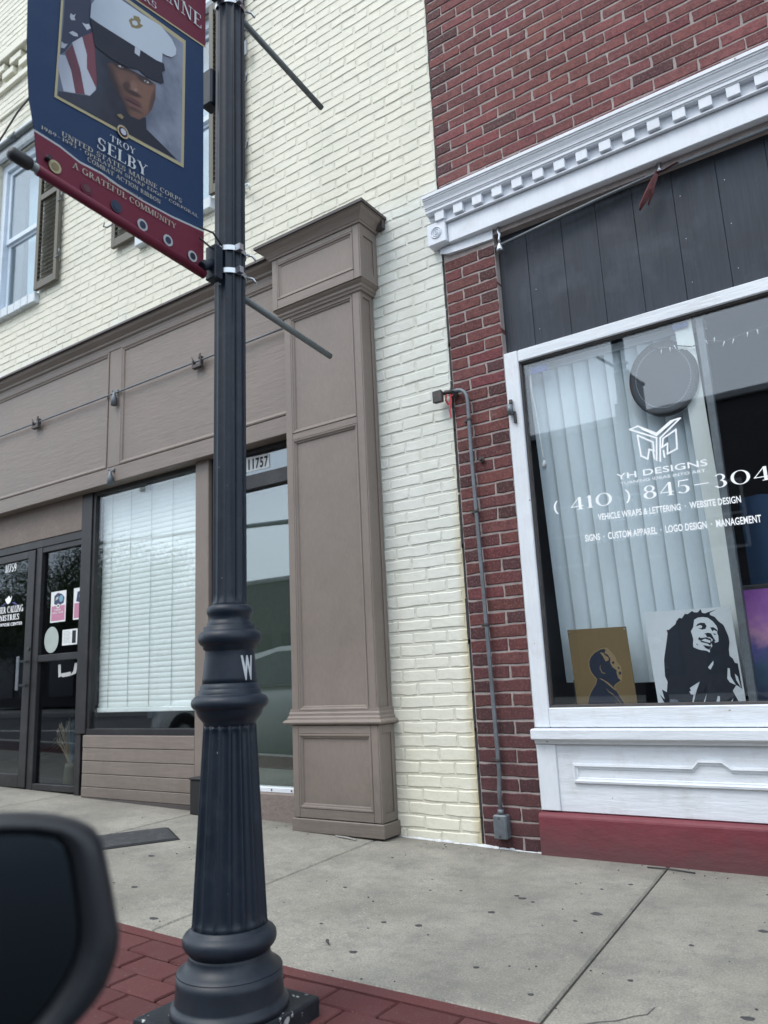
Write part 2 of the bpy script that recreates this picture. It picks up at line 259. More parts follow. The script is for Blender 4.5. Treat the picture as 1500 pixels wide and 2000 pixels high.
# ------------------------------------------------------------------ mesh helpers
WT = {}
def par(o, p):
    o.parent = p; o.matrix_parent_inverse = Matrix.Translation(-WT.get(p.name, Vector((0, 0, 0))))
def link(o, parent=None):
    COL.objects.link(o)
    if parent: par(o, parent)
    return o
def tag(o, label=None, cat=None, group=None, kind=None):
    for k, v in (('label', label), ('category', cat), ('group', group), ('kind', kind)):
        if v: o[k] = v
    return o
def thing(name, loc, label, cat, group=None):
    o = bpy.data.objects.new(name, None); o.empty_display_size = .1; o.location = loc; COL.objects.link(o); WT[o.name] = Vector(loc)
    return tag(o, label, cat, group)
class MB:
    def __init__(s): s.v = []; s.f = []; s.smooth = set(); s.mi = []
    def quad(s, *p):
        i = len(s.v); s.v += [tuple(q) for q in p]; s.f.append(tuple(range(i, i + len(p)))); return s
    def box(s, x0, x1, y0, y1, z0, z1):
        i = len(s.v); s.v += [(x, y, z) for z in (z0, z1) for y in (y0, y1) for x in (x0, x1)]
        s.f += [tuple(i + k for k in q) for q in ((0, 2, 3, 1), (4, 5, 7, 6), (0, 1, 5, 4), (2, 6, 7, 3), (0, 4, 6, 2), (1, 3, 7, 5))]; return s
    def prism_x(s, prof, x0, x1):        # closed profile (y,z), extruded along x
        i = len(s.v); n = len(prof); s.v += [(x0, y, z) for y, z in prof] + [(x1, y, z) for y, z in prof]
        for k in range(n): s.f.append((i + k, i + (k + 1) % n, i + n + (k + 1) % n, i + n + k))
        s.f.append(tuple(range(i + n - 1, i - 1, -1))); s.f.append(tuple(range(i + n, i + 2 * n))); return s
    def rings(s, rings, cap0=True, cap1=True, close=True, smooth=False):
        i0 = len(s.v); n = len(rings[0]); f0 = len(s.f)
        for r in rings: s.v += [tuple(p) for p in r]
        for a in range(len(rings) - 1):
            for k in range(n if close else n - 1):
                b = i0 + a * n; s.f.append((b + k, b + (k + 1) % n, b + n + (k + 1) % n, b + n + k))
        if smooth: s.smooth |= set(range(f0, len(s.f)))
        if cap0: s.f.append(tuple(range(i0 + n - 1, i0 - 1, -1)))
        if cap1: b = i0 + (len(rings) - 1) * n; s.f.append(tuple(range(b, b + n)))
        return s
    def lathe(s, prof, cx=0, cy=0, n=48, flute=None, cap0=True, cap1=True):
        R = []
        for q in prof:
            r, z = q[0], q[1]; d = q[2] if len(q) > 2 else 0; ring = []
            for k in range(n):
                a = 2 * PI * k / n
                rr = r - (d * math.sqrt(max(0, abs(math.sin(a * flute / 2)) - .25) / .75) if d and flute else 0)
                ring.append((cx + rr * math.cos(a), cy + rr * math.sin(a), z))
            R.append(ring)
        return s.rings(R, cap0, cap1, smooth=True)
    def tube(s, path, r, n=8, caps=True):
        P_ = [Vector(p) for p in path]; R = []; prev = None
        for i, p in enumerate(P_):
            d = (P_[min(i + 1, len(P_) - 1)] - P_[max(i - 1, 0)]).normalized()
            a = prev if prev else (Vector((0, 0, 1)) if abs(d.z) < .9 else Vector((1, 0, 0)))
            u = (a - d * a.dot(d)).normalized(); w = d.cross(u); prev = u
            rr = r[i] if isinstance(r, (list, tuple)) else r
            R.append([p + (u * math.cos(2 * PI * k / n) + w * math.sin(2 * PI * k / n)) * rr for k in range(n)])
        return s.rings(R, caps, caps, smooth=True)
    def framerings(s, x0, x1, z0, z1, steps, fill=True):     # mitred frame in the facade: steps (inset, y)
        R = [[(x0 + i, y, z0 + i), (x1 - i, y, z0 + i), (x1 - i, y, z1 - i), (x0 + i, y, z1 - i)] for i, y in steps]
        return s.rings(R, False, fill)
    def sideframe(s, x, y0, y1, z0, z1, steps, fill=True):   # the same in a return face (x = const): steps (inset, x)
        R = [[(xx, y0 + i, z0 + i), (xx, y1 - i, z0 + i), (xx, y1 - i, z1 - i), (xx, y0 + i, z1 - i)] for i, xx in steps]
        return s.rings(R, False, fill)
    def build(s, name, mat, parent=None, bev=0, seg=1, smooth=False):
        me = bpy.data.meshes.new(name); me.from_pydata(s.v, [], s.f); me.update()
        for k in s.smooth: me.polygons[k].use_smooth = True
        if smooth: me.polygons.foreach_set('use_smooth', [True] * len(me.polygons))
        bm = bmesh.new(); bm.from_mesh(me); bmesh.ops.recalc_face_normals(bm, faces=bm.faces)
        if bev:
            es = [e for e in bm.edges if len(e.link_faces) == 2 and e.calc_face_angle(0) > .6]
            bmesh.ops.bevel(bm, geom=es, offset=bev, segments=seg, affect='EDGES', profile=.6, clamp_overlap=True)
        bm.to_mesh(me); bm.free()
        me.materials.append(M[mat] if isinstance(mat, str) else mat)
        return link(bpy.data.objects.new(name, me), parent)
def box(name, mat, parent, x0, x1, y0, y1, z0, z1, bev=.004): return MB().box(x0, x1, y0, y1, z0, z1).build(name, mat, parent, bev)
def share(name, src, parent, loc=(0, 0, 0), rot=None):
    o = bpy.data.objects.new(name, src.data); o.location = loc
    if rot: o.rotation_euler = rot
    return link(o, parent)
def polys_mesh(name, polys, fn, mat, parent, depth=0.0, step=0.00006):
    """flat print: 2-D polygons mapped by fn(u, v, d) where d is the height above the sheet"""
    V = []; F = []
    for k, p in enumerate(polys):
        i = len(V); d = depth + k * step
        V += [tuple(fn(a, b, d)) for a, b in p]
        for tri in tessellate_polygon([[Vector((a, b, 0)) for a, b in p]]): F.append(tuple(i + q for q in tri))
    me = bpy.data.meshes.new(name); me.from_pydata(V, [], F); me.update(); me.materials.append(M[mat])
    return link(bpy.data.objects.new(name, me), parent)

# ------------------------------------------------------------------ lettering
def sans(text, bold=0., sp=1.0):
    cu = bpy.data.curves.new('t', 'FONT'); cu.body = text; cu.size = 1; cu.offset = bold; cu.space_character = sp; cu.resolution_u = 4
    o = bpy.data.objects.new('t', cu); COL.objects.link(o)
    bpy.context.view_layer.update(); dg = bpy.context.evaluated_depsgraph_get()
    me = bpy.data.meshes.new_from_object(o.evaluated_get(dg)); vs = [(v.co.x, v.co.y) for v in me.vertices]; P_ = [[vs[i] for i in p.vertices] for p in me.polygons]
    bpy.data.objects.remove(o); bpy.data.curves.remove(cu); bpy.data.meshes.remove(me); return P_
def serif(text, T=.16, t=.05, gap=.09):
    def rc(a, b, c, d): return [(a, b), (c, b), (c, d), (a, d)]
    def sf(x, y, w=.30): return rc(x - w / 2, y, x + w / 2, y + t) if y < .5 else rc(x - w / 2, y - t, x + w / 2, y)
    def st(x, w=T, y0=0, y1=1, b=1, u=1): return [rc(x - w / 2, y0, x + w / 2, y1)] + ([sf(x, y0)] if b else []) + ([sf(x, y1)] if u else [])
    def dg(x0, y0, x1, y1, w): return [(x0 - w / 2, y0), (x0 + w / 2, y0), (x1 + w / 2, y1), (x1 - w / 2, y1)]
    def arc(cx, cy, rx, ry, a0, a1, T_=T, t_=t, n=18):
        A = [math.radians(a0 + (a1 - a0) * k / n) for k in range(n + 1)]
        return [(cx + rx * math.cos(a), cy + ry * math.sin(a)) for a in A] + [(cx + (rx - T_) * math.cos(a), cy + (ry - t_) * math.sin(a)) for a in reversed(A)]
    def g(ch):
        if ch == 'I': return st(.15), .3
        if ch == 'L': return st(.17) + [rc(.17, 0, .62, t), dg(.60, 0, .62, .26, t)], .64
        if ch in 'EF': return st(.17) + [rc(.17, .95, .60, 1), dg(.58, .76, .58, 1, t), rc(.17, .49, .48, .54)] + ([rc(.17, 0, .64, t), dg(.62, 0, .63, .26, t)] if ch == 'E' else []), .66
        if ch == 'H': return st(.17) + st(.70) + [rc(.17, .49, .70, .54)], .87
        if ch == 'T': return st(.38, u=0) + [rc(.02, .95, .74, 1), dg(.04, .74, .04, 1, t), dg(.72, .74, .72, 1, t)], .76
        if ch == 'U': return st(.17, y0=.3, b=0) + st(.66, t, .3, 1, 0) + [arc(.38, .32, .29, .33, 180, 360, T * .8, t)], .82
        if ch == 'N': return st(.14, t) + st(.72, t, b=0) + [dg(.16, 1, .70, 0, T)], .86
        if ch == 'M': return st(.12, t) + st(.92, T) + [dg(.16, 1, .50, 0, T), dg(.50, 0, .86, 1, t)], 1.06
        if ch == 'A': return [dg(.10, 0, .40, 1, t), dg(.70, 0, .40, 1, T), rc(.22, .32, .58, .37), sf(.10, 0, .24), sf(.70, 0, .30)], .82
        if ch == 'V': return [dg(.10, 1, .38, 0, T), dg(.68, 1, .38, 0, t), sf(.10, 1), sf(.68, 1, .24)], .78
        if ch == 'Y': return [dg(.10, 1, .38, .45, T), dg(.68, 1, .38, .45, t), sf(.10, 1), sf(.68, 1, .24)] + st(.38, y1=.5, u=0), .78
        if ch == 'O' or ch == '0': return [arc(.42, .5, .40, .52, 0, 180), arc(.42, .5, .40, .52, 180, 360)], .84
        if ch == 'C': return [arc(.44, .5, .42, .52, 42, 318), dg(.74, .70, .74, .96, t)], .82
        if ch == 'G': return [arc(.44, .5, .42, .52, 42, 330)] + st(.76, T, .0, .42, 0), .90
        if ch == 'Q': return [arc(.42, .5, .40, .52, 0, 180), arc(.42, .5, .40, .52, 180, 360), dg(.45, .1, .8, -.2, .1)], .84
        if ch == 'D': return st(.17) + [arc(.30, .5, .50, .50, -90, 90), rc(.17, 0, .31, t), rc(.17, .95, .31, 1)], .84
        if ch in 'PRB':
            p = st(.17) + [arc(.34, .74, .28, .26, -90, 90, T * .9), rc(.17, .95, .35, 1), rc(.17, .48, .35, .53)]
            if ch == 'R': p += [dg(.38, .5, .72, 0, T), sf(.74, 0, .24)]
            if ch == 'B': p += [arc(.36, .25, .31, .27, -90, 90), rc(.17, 0, .37, t)]
            return p, {'P': .66, 'R': .82, 'B': .72}[ch]
        if ch == 'S': return [arc(.30, .73, .26, .28, 35, 270, T * .85), arc(.30, .25, .28, .28, -145, 90, T * .85), dg(.53, .70, .52, .96, t), dg(.05, .04, .04, .30, t)], .62
        if ch == 'W': return [dg(.10, 1, .34, 0, T), dg(.58, 1, .34, 0, t), dg(.52, 1, .78, 0, T), dg(1.02, 1, .78, 0, t), sf(.10, 1), sf(1.02, 1, .24)], 1.12
        if ch == '1': return st(.22, u=0) + [dg(.06, .84, .22, 1, t)], .40
        if ch == '2': return [arc(.30, .72, .27, .28, -30, 160), dg(.08, 0, .50, .62, t), rc(.05, 0, .60, .09)], .64
        if ch == '3': return [arc(.28, .74, .24, .26, -80, 150, T * .8), arc(.28, .26, .28, .28, -150, 85)], .62
        if ch == '4': return [rc(.02, .24, .66, .30), dg(.05, .27, .48, 1, t)] + st(.50, u=0, w=T), .70
        if ch == '5': return [arc(.28, .30, .29, .31, -150, 110), rc(.12, .92, .56, 1), dg(.10, .52, .14, 1, t)], .62
        if ch == '7': return [rc(.04, .91, .60, 1), dg(.22, 0, .56, .95, T), dg(.06, .74, .06, 1, t)], .62
        if ch == '8': return [arc(.32, .75, .25, .25, 0, 180, T * .8), arc(.32, .75, .25, .25, 180, 360, T * .8), arc(.32, .26, .30, .28, 0, 180), arc(.32, .26, .30, .28, 180, 360)], .66
        if ch == '9': return [arc(.30, .68, .27, .32, 0, 180), arc(.30, .68, .27, .32, 180, 360), arc(.14, .55, .44, .58, -75, 12, T * .7)], .64
        if ch == '(': return [arc(.50, .45, .42, .68, 125, 235, .09, t)], .42
        if ch == ')': return [arc(-.08, .45, .42, .68, -55, 55, .09, t)], .42
        if ch == '-': return [rc(.08, .44, .70, .51)], .8
        if ch == '.': return [rc(.06, 0, .18, .12)], .26
        if ch == '*': return [arc(.22, .5, .12, .14, 0, 359, .115, .13)], .44
        return [], .34
    P_ = []; x = 0
    for ch in text:
        p, a = g(ch); P_ += [[(u + x, v) for u, v in q] for q in p]; x += a + gap
    return P_
def lettering(name, P_, fn, w, h, mat, parent, box_=None, depth=.0006):
    """scale polygons to a w x h field and map them with fn(u, v, d)"""
    xs = [p[0] for q in P_ for p in q]; ys = [p[1] for q in P_ for p in q]
    x0, x1, y0, y1 = box_ or (min(xs), max(xs), min(ys), max(ys))
    Q = [[((a - x0) / (x1 - x0) * w, (b - y0) / (y1 - y0) * h) for a, b in q] for q in P_]
    return polys_mesh(name, Q, fn, mat, parent, depth)
def on_wall(x0, z0, y, slope=0.): return lambda u, v, d: (x0 + u, y - d, z0 + v + slope * u)
def on_banner(y0, z0, x, slope=0.): return lambda u, v, d: (x + d, y0 + u, z0 + v + slope * u)
def seg_poly(a, b, w):
    dx, dz = b[0] - a[0], b[1] - a[1]; L = math.hypot(dx, dz) or 1; nx, nz_ = -dz / L * w / 2, dx / L * w / 2; ex, ez = dx / L * w * .5, dz / L * w * .5
    return [(a[0] + nx - ex, a[1] + nz_ - ez), (b[0] + nx + ex, b[1] + nz_ + ez), (b[0] - nx + ex, b[1] - nz_ + ez), (a[0] - nx - ex, a[1] - nz_ - ez)]
def ell(cx, cy, rx, ry, n=28): return [(cx + rx * math.cos(2 * PI * k / n), cy + ry * math.sin(2 * PI * k / n)) for k in range(n)]
def proj(p):
    q = Vector(p) - CAM; z = q.dot(FWD)
    return (750 + FPX * q.dot(RIGHT) / z, 1000 - FPX * q.dot(UP) / z, z) if z > .05 else (-9e9, -9e9, .05)
# ------------------------------------------------------------------ ground
def gz(x): return max(0.0, -0.024 * (x + 1.70))
XJ = lambda k, y: -1.030 + 1.462 * k - 0.068 * y         # slanting slab joints
sidewalk = MB()
xs = [-14, -10, -8, -6, -4, -3, -2, -1.70, 0, 4, 8]
for a, b in zip(xs, xs[1:]): sidewalk.quad((a, -2.35, gz(a) - .012), (b, -2.35, gz(b) - .012), (b, .6, gz(b) - .012), (a, .6, gz(a) - .012))
walk = sidewalk.build('sidewalk', paint('joint_dirt', (.10, .095, .085), .9, .2, 9, 60, .5, 90, .003)); tag(walk, kind='structure')
def slab(k, y0, y1, name='slab'):
    g = .004; b = .006
    def ring(i, dz): return [(XJ(k, y) + (g + i) if s == 0 else XJ(k + 1, y) - (g + i), y + (i + g if y == y0 else -i - g), 0) for y, s in ((y0, 0), (y0, 1), (y1, 1), (y1, 0))]
    N = 6; R = []
    for i, dz in ((0, -.05), (0, -b), (b, 0)):
        base = ring(i, dz); r = []
        for e in range(4):
            p, q = base[e], base[(e + 1) % 4]
            for n in range(N if e in (0, 2) else 1):
                t_ = n / (N if e in (0, 2) else 1); x = p[0] + (q[0] - p[0]) * t_; y = p[1] + (q[1] - p[1]) * t_; r.append((x, y, gz(x) + dz))
        R.append(r)
    m = MB(); m.rings(R, False, False); i0 = len(m.v) - len(R[0]); n = len(R[0])
    # top as strips between the two long edges
    bot = [i0 + q for q in range(N + 1)]; top = [i0 + (2 * N + 1 - q) for q in range(N + 1)]
    for q in range(N): m.f.append((bot[q], bot[q + 1], top[q + 1], top[q]))
    return m.build(name, 'concrete', walk)
for k in range(-7, 4): slab(k, -1.655, .3)
# gum and dirt spots trodden into the slabs
for x, y, r in ((-1.082, -.773, .019), (-1.34, -.737, .007), (-1.426, -.688, .009), (-1.422, -.913, .012), (-1.086, -.363, .008), (-1.167, -.471, .006), (-1.582, -1.154, .012), (-1.12, -.879, .007), (-.553, -.723, .014), (-.482, -1.401, .014),
        (-1.224, -1.406, .008), (-1.003, -1.511, .007), (-3.276, -.932, .017), (-2.891, -1.33, .014), (-2.479, -1.564, .016), (-1.712, -1.179, .010), (-1.658, -.716, .006), (-1.771, -.766, .005), (-1.632, -1.467, .012), (-1.394, -.711, .014), (-2.1, -.9, .008), (-.72, -.95, .007), (-1.9, -1.3, .006), (-.6, -.3, .006), (-3.0, -.45, .008), (-2.2, -.4, .006), (-.8, -1.3, .007)):
    n = 14; ang = rnd.random() * 6
    ring = [(x + r * (1 + .22 * math.sin(3 * a + ang) + rnd.uniform(-.08, .08)) * math.cos(a) * 1.15, y + r * (1 + .18 * math.cos(2 * a + ang)) * math.sin(a) * .85) for a in [2 * PI * q / n for q in range(n)]]
    m = MB(); m.rings([[(a, b, gz(a) + .0004) for a, b in ring], [(x + (a - x) * .85, y + (b - y) * .85, gz(a) + .0022) for a, b in ring]], False, True); m.build('gum_spot', 'gum', walk)
# hairline crack and scattered grit
cr = MB(); cp_ = [(-.83, -1.63), (-.79, -1.585), (-.755, -1.560), (-.725, -1.515), (-.70, -1.49), (-.695, -1.44)]
for a, b in zip(cp_, cp_[1:]):
    w_ = .0012; cr.quad((a[0] - w_, a[1] + w_, .0012), (b[0] - w_, b[1] + w_, .0012), (b[0] + w_, b[1] - w_, .0012), (a[0] + w_, a[1] - w_, .0012))
cr.build('crack', 'gum', walk)
gr = MB()
for _ in range(170):
    x, y = rnd.uniform(-4.2, -.2), (rnd.uniform(-1.64, -.02) if rnd.random() < .55 else -.02 - abs(rnd.gauss(0, .09))); s_ = rnd.uniform(.0010, .0032); gr.box(x - s_, x + s_, y - s_ * .7, y + s_ * .7, gz(x), gz(x) + s_)
tag(gr.build('grit', 'gum', walk), kind='stuff')
# dry leaf and twigs
MB().tube([(-1.76, -1.44, gz(-1.76) + .006), (-1.75, -1.452, gz(-1.7) + .014), (-1.735, -1.462, gz(-1.7) + .008)], [.002, .006, .001], 5).build('twig', 'gum', walk)
MB().tube([(-1.10, -.085, .004), (-1.0, -.09, .006), (-.90, -.105, .004)], .003, 5).build('twig', 'gum', walk)
MB().tube([(-2.72, -.17, gz(-2.72) + .004), (-2.62, -.19, gz(-2.62) + .008), (-2.56, -.20, gz(-2.56) + .004)], .005, 5).build('twig', 'kerb', walk)
# pavers: running bond of red bricks along the kerb, with a red border strip
paving = MB()
for a, b in zip(xs, xs[1:]): paving.quad((a, -2.36, gz(a) - .008), (b, -2.36, gz(b) - .008), (b, -1.655, gz(b) - .008), (a, -1.655, gz(a) - .008))
pv = paving.build('paving', paint('paver_joint', (.035, .018, .019), .9, .2, 9, 60, .5, 90, .003)); tag(pv, kind='structure')
def pavermesh(L, B):
    m = MB(); R = []
    for i, z in ((0, -.05), (0, -.003), (.004, .0015)):
        h_, w_ = L / 2 - i, B / 2 - i; r = []
        for q in range(4): r.append((-h_ + 2 * h_ * q / 4, -w_ + rnd.uniform(-1, 1) * .0018, z))
        r += [(h_, -w_, z), (h_, w_, z)]
        for q in range(1, 4): r.append((h_ - 2 * h_ * q / 4, w_ + rnd.uniform(-1, 1) * .0018, z))
        r.append((-h_, w_, z)); R.append(r)
    return m.rings(R, False, True)
pm = [pavermesh(.192, .100).build('paver', 'paver', pv) for _ in range(6)]
first = set()
for row in range(6):
    yc = -1.713 - .1085 * (row + .5)
    for c in range(-60, 30):
        x = -2.195 + .2 * c + (.1 if row % 2 else 0)
        if x < -9 or x > 3: continue
        vis = -3.2 < x < 0
        k = rnd.randrange(6)
        loc = (x, yc, gz(x) + rnd.uniform(-.002, .002)); rot = (rnd.uniform(-.012, .012), .024 if x < -1.7 else rnd.uniform(-.01, .01), rnd.uniform(-.012, .012))
        if k not in first: first.add(k); o = pm[k]; o.location = loc; o.rotation_euler = rot
        elif vis: share('paver', pm[k], pv, loc, rot)
# pavers past the frame: one mass
m = MB()
for row in range(6):
    for c in range(-60, 30):
        x = -2.195 + .2 * c + (.1 if row % 2 else 0); yc = -1.713 - .1085 * (row + .5)
        if -9 < x <= -3.2 or 0 <= x < 3: m.box(x - .096, x + .096, yc - .05, yc + .05, gz(x) - .05, gz(x) + .001)
tag(m.build('paver_mass', 'paver', pv), kind='stuff')
m = MB()
for a, b in zip(xs, xs[1:]): m.rings([[(q, -1.709, gz(q) - .05), (q, -1.709, gz(q) + .001), (q, -1.660, gz(q) + .001), (q, -1.660, gz(q) - .05)] for q in (a, b)], False, False)
m.build('border_strip', 'paver', pv)
kb = MB()
for a, b in zip(xs, xs[1:]): kb.rings([[(q, -2.52, -.3), (q, -2.52, gz(q) - .012), (q, -2.505, gz(q) + .002), (q, -2.36, gz(q) + .002), (q, -2.36, -.3)] for q in (a, b)], False, False)
tag(kb.build('kerb', 'kerb'), kind='structure')
tag(MB().quad((-150, -150, -.15), (150, -150, -.15), (150, -2.51, -.15), (-150, -2.51, -.15)).build('road', 'asphalt'), kind='structure')
m = MB(); m.box(-60, 60, -8.06, -7.96, -.15, -.146); m.box(-60, 60, -8.26, -8.16, -.15, -.146); m.box(-60, 60, -4.95, -4.85, -.15, -.146)
tag(m.build('road_marking', 'roadpaint'), kind='structure')
tag(MB().box(-60, 60, -17.5, -14, -.2, 0).build('far_pavement', 'kerb'), kind='structure')
tag(MB().quad((-150, .4, -.03), (150, .4, -.03), (150, 150, -.03), (-150, 150, -.03)).build('ground', 'asphalt'), kind='structure')

# ------------------------------------------------------------------ bricks
CP = .0677; BH = .0575
def brickmesh(L, H=BH, D=.095, j=.0016, rd=.0035):
    def ring(i, y, jj):
        a, b = L / 2 - i, H / 2 - i; r = []
        for q in range(3): r.append((-a + 2 * a * q / 3 + rnd.uniform(-jj, jj), y, -b + rnd.uniform(-jj, jj)))
        r += [(a + rnd.uniform(-jj, jj), y, -b), (a + rnd.uniform(-jj, jj), y, 0)]
        for q in range(3): r.append((a - 2 * a * q / 3 + rnd.uniform(-jj, jj), y, b + rnd.uniform(-jj, jj)))
        r += [(-a + rnd.uniform(-jj, jj), y, b), (-a + rnd.uniform(-jj, jj), y, 0)]
        return r
    m = MB(); st_ = rnd.getstate(); A = ring(0, rd, j); B = [(p[0] * (1 - rd * 2 / L) , rnd.uniform(-.0006, .0006), p[2] * (1 - rd * 2 / H)) for p in A]
    C = [(p[0], D, p[2]) for p in A]
    return m.rings([C, A, B], False, True)
class Wall:
    """lays a running bond, keeps the bricks that show largest as single parts and joins the rest"""
    def __init__(s): s.b = []
    def course(s, z, x0, x1, pitch, off, jit=.0, yo=0., joint=.010, hdr=None):
        x = x0 + off - pitch
        while x < x1:
            a, b = max(x, x0), min(x + pitch - joint, x1); x += pitch
            if b - a > .028: s.b.append([(a + b) / 2 + rnd.uniform(-jit, jit) * .3, yo + rnd.uniform(-.0013, .0013), z + rnd.uniform(-jit, jit) * .22, b - a])
def emit(bricks, parent, mat, mat_s, colour, limit=300, L=.203, sm=.0016, rd=.0035, rot=.004):
    var = [brickmesh(L, j=sm, rd=rd).build('brick', mat, parent, smooth=False) for _ in range(8)]
    cut = [brickmesh(.098, j=sm, rd=rd).build('brick', mat, parent) for _ in range(4)]
    def area(b):
        px_, py_, z = proj((b[0], b[1], b[2])); return (b[3] / z ** 2 if -20 < px_ < 1520 and -20 < py_ < 2020 else -z)
    bricks.sort(key=area, reverse=True); used = set()
    for b in bricks[:limit - 0]:
        src, L0 = (rnd.choice(var), L) if b[3] > .14 else (rnd.choice(cut), .098)
        if src.name in used: o = share('brick', src, parent)
        else: used.add(src.name); o = src
        o.location = (b[0], b[1], b[2]); o.scale = (b[3] / L0, 1, 1); o.rotation_euler = (rnd.uniform(-rot, rot), rnd.uniform(-rot, rot), rnd.uniform(-rot, rot)); o.color = (*colour(b), 1)
    for o in var + cut:
        if o.name not in used: bpy.data.objects.remove(o)
    rest = bricks[limit:]
    if rest:
        V = []; F = []; Cc = []; base = [brickmesh(L, j=sm, rd=rd) for _ in range(10)]
        for b in rest:
            q = rnd.choice(base); i = len(V); k = b[3] / L
            tw = rnd.uniform(-rot, rot)
            V += [(b[0] + v[0] * k, b[1] + v[1] + tw * v[0], b[2] + v[2]) for v in q.v]; F += [tuple(i + e for e in f) for f in q.f]; c = (*colour(b), 1); Cc += [c] * len(q.v)
        me = bpy.data.meshes.new('brick_mass'); me.from_pydata(V, [], F); me.update()
        ca = me.color_attributes.new('col', 'FLOAT_COLOR', 'POINT'); ca.data.foreach_set('color', [x for c in Cc for x in c])
        me.materials.append(M[mat_s]); o = link(bpy.data.objects.new('brick_mass', me), parent); tag(o, kind='stuff')
        bm = bmesh.new(); bm.from_mesh(me); bmesh.ops.recalc_face_normals(bm, faces=bm.faces); bm.to_mesh(me); bm.free()

# ================================================================== RED BRICK BUILDING
red = thing('red_brick_building', (-.4, .1, 0), 'red brick building with white dentilled cornice over a shop window', 'building')
def redcol(b):
    if b[3] < .14 and rnd.random() < (.8 if b[2] > 3.3 else .5) or rnd.random() < .06: c = (.080, .038, .039)
    else: c = (.168, .060, .057)
    if rnd.random() < .07: c = (.185, .055, .058)
    k = rnd.uniform(.74, 1.22) * (.82 if b[2] < 3.3 else 1.0); return tuple(v * k * rnd.uniform(.94, 1.06) for v in c)
w = Wall()
n = 0
zc = .030
while zc < 3.20:                                   # the narrow pier left of the window: stretcher and header by turns
    if n % 2: w.b += [[-1.916 + .0495, 0, zc, .099], [-1.916 + .109 + .1015, 0, zc, .203]]
    else: w.b += [[-1.916 + .1015, 0, zc, .203], [-1.916 + .213 + .0495, 0, zc, .099]]
    n += 1; zc += CP
zc = 3.50; n = 0
while zc < 6.6:
    w.course(zc, -1.930, 3.0, .2125, .2125 if n % 2 else .1075, .009)
    n += 1; zc += CP
zr = .030; n = 0
while zr < 3.2:
    w.course(zr, 1.15, 3.0, .2125, .2125 if n % 2 else .1075, .009); n += 1; zr += CP
emit(w.b, red, 'brick_red', 'brick_red_s', redcol, 300, sm=.0030, rot=.007)
m = MB(); m.box(-1.922, -1.602, .0045, .5, -.05, 3.25); m.box(-1.935, 3.0, .0045, .5, 3.23, 6.65); m.box(1.146, 3.0, .0065, .5, -.05, 3.23)
m.build('wall', 'mortar', red)
box('wall', 'oppwall', red, -1.93, 3.0, .08, 9, 3.42, 6.6, 0)
# dark weathered seam between the two fronts
m = MB(); z = 0.02
while z < 6.5:
    L = rnd.uniform(.1, .3); m.box(-1.9285 - rnd.uniform(.003, .008), -1.9225 + rnd.uniform(-.002, .003), .001, .012, z, z + L); z += L * rnd.uniform(.9, 1.05)
m.build('seam', paint('black_seam_filler', (.03, .03, .032), .8, .3, 20, 60, .6, 60, .004), red)
# cornice
crown = [(.002, 3.585), (-.112, 3.566), (-.120, 3.562), (-.120, 3.544), (-.114, 3.541), (-.1135, 3.534), (-.108, 3.531), (-.1075, 3.526), (-.104, 3.519), (-.099, 3.510), (-.096, 3.500), (-.0955, 3.494), (-.090, 3.492), (-.090, 3.485), (-.086, 3.483), (-.086, 3.466), (-.080, 3.464), (-.080, 3.459), (-.050, 3.459), (-.050, 3.44), (.002, 3.44)]
cor = MB().prism_x(crown, -1.975, 2.2).build('cornice', 'cornice', red)
box('dentil_backing', 'cornice', cor, -1.925, 2.19, -.049, .001, 3.385, 3.4595, .002)
x = -1.921; d0 = None
while x < 2.1:
    if d0 is None: d0 = box('dentil_block', 'cornice', cor, x, x + .060, -.0775, -.0492, 3.403, 3.4585, .002); bx = x
    else: share('dentil_block', d0, cor, (x - bx + rnd.uniform(-.001, .001), 0, rnd.uniform(-.001, .001)))
    x += .1215
MB().prism_x([(-.0492, 3.384), (-.066, 3.384), (-.066, 3.3905), (-.058, 3.3965), (-.0492, 3.3965)], -1.858, 2.19).build('bed_moulding', 'cornice', cor)
box('frieze', 'cornice', cor, -1.861, 2.19, -.043, .045, 3.262, 3.3837, .003)
cb = box('corner_block', 'cornice', cor, -1.985, -1.863, -.066, .003, 3.268, 3.4045, .004)
m = MB()
for r0, r1, h_ in ((.036, .030, .006), (.024, .018, .005), (.012, .004, .006)):
    R = []
    for k in range(9):
        a = PI * k / 8; rr = (r0 + r1) / 2 + (r0 - r1) / 2 * math.cos(a); yy = -.0662 - h_ * math.sin(a)
        R.append([(-1.924 + rr * math.cos(2 * PI * q / 28), yy, 3.338 + rr * math.sin(2 * PI * q / 28)) for q in range(28)])
    m.rings(R, False, False, smooth=True)
m.build('rosette', 'cornice', cor)
m = MB(); m.rings([[(-1.936, -.012, 3.232), (-1.936, -.012, 3.2615), (-1.936, .006, 3.2615), (-1.936, .006, 3.232)], [(-1.88, -.022, 3.210), (-1.88, -.014, 3.2615), (-1.88, .006, 3.2615), (-1.88, .006, 3.210)], [(-1.78, -.016, 3.206), (-1.78, -.012, 3.2615), (-1.78, .006, 3.2615), (-1.78, .006, 3.206)], [(-1.602, -.010, 3.203), (-1.602, -.010, 3.2615), (-1.602, .006, 3.2615), (-1.602, .006, 3.203)]])
m.build('flashing', 'cornice', red)
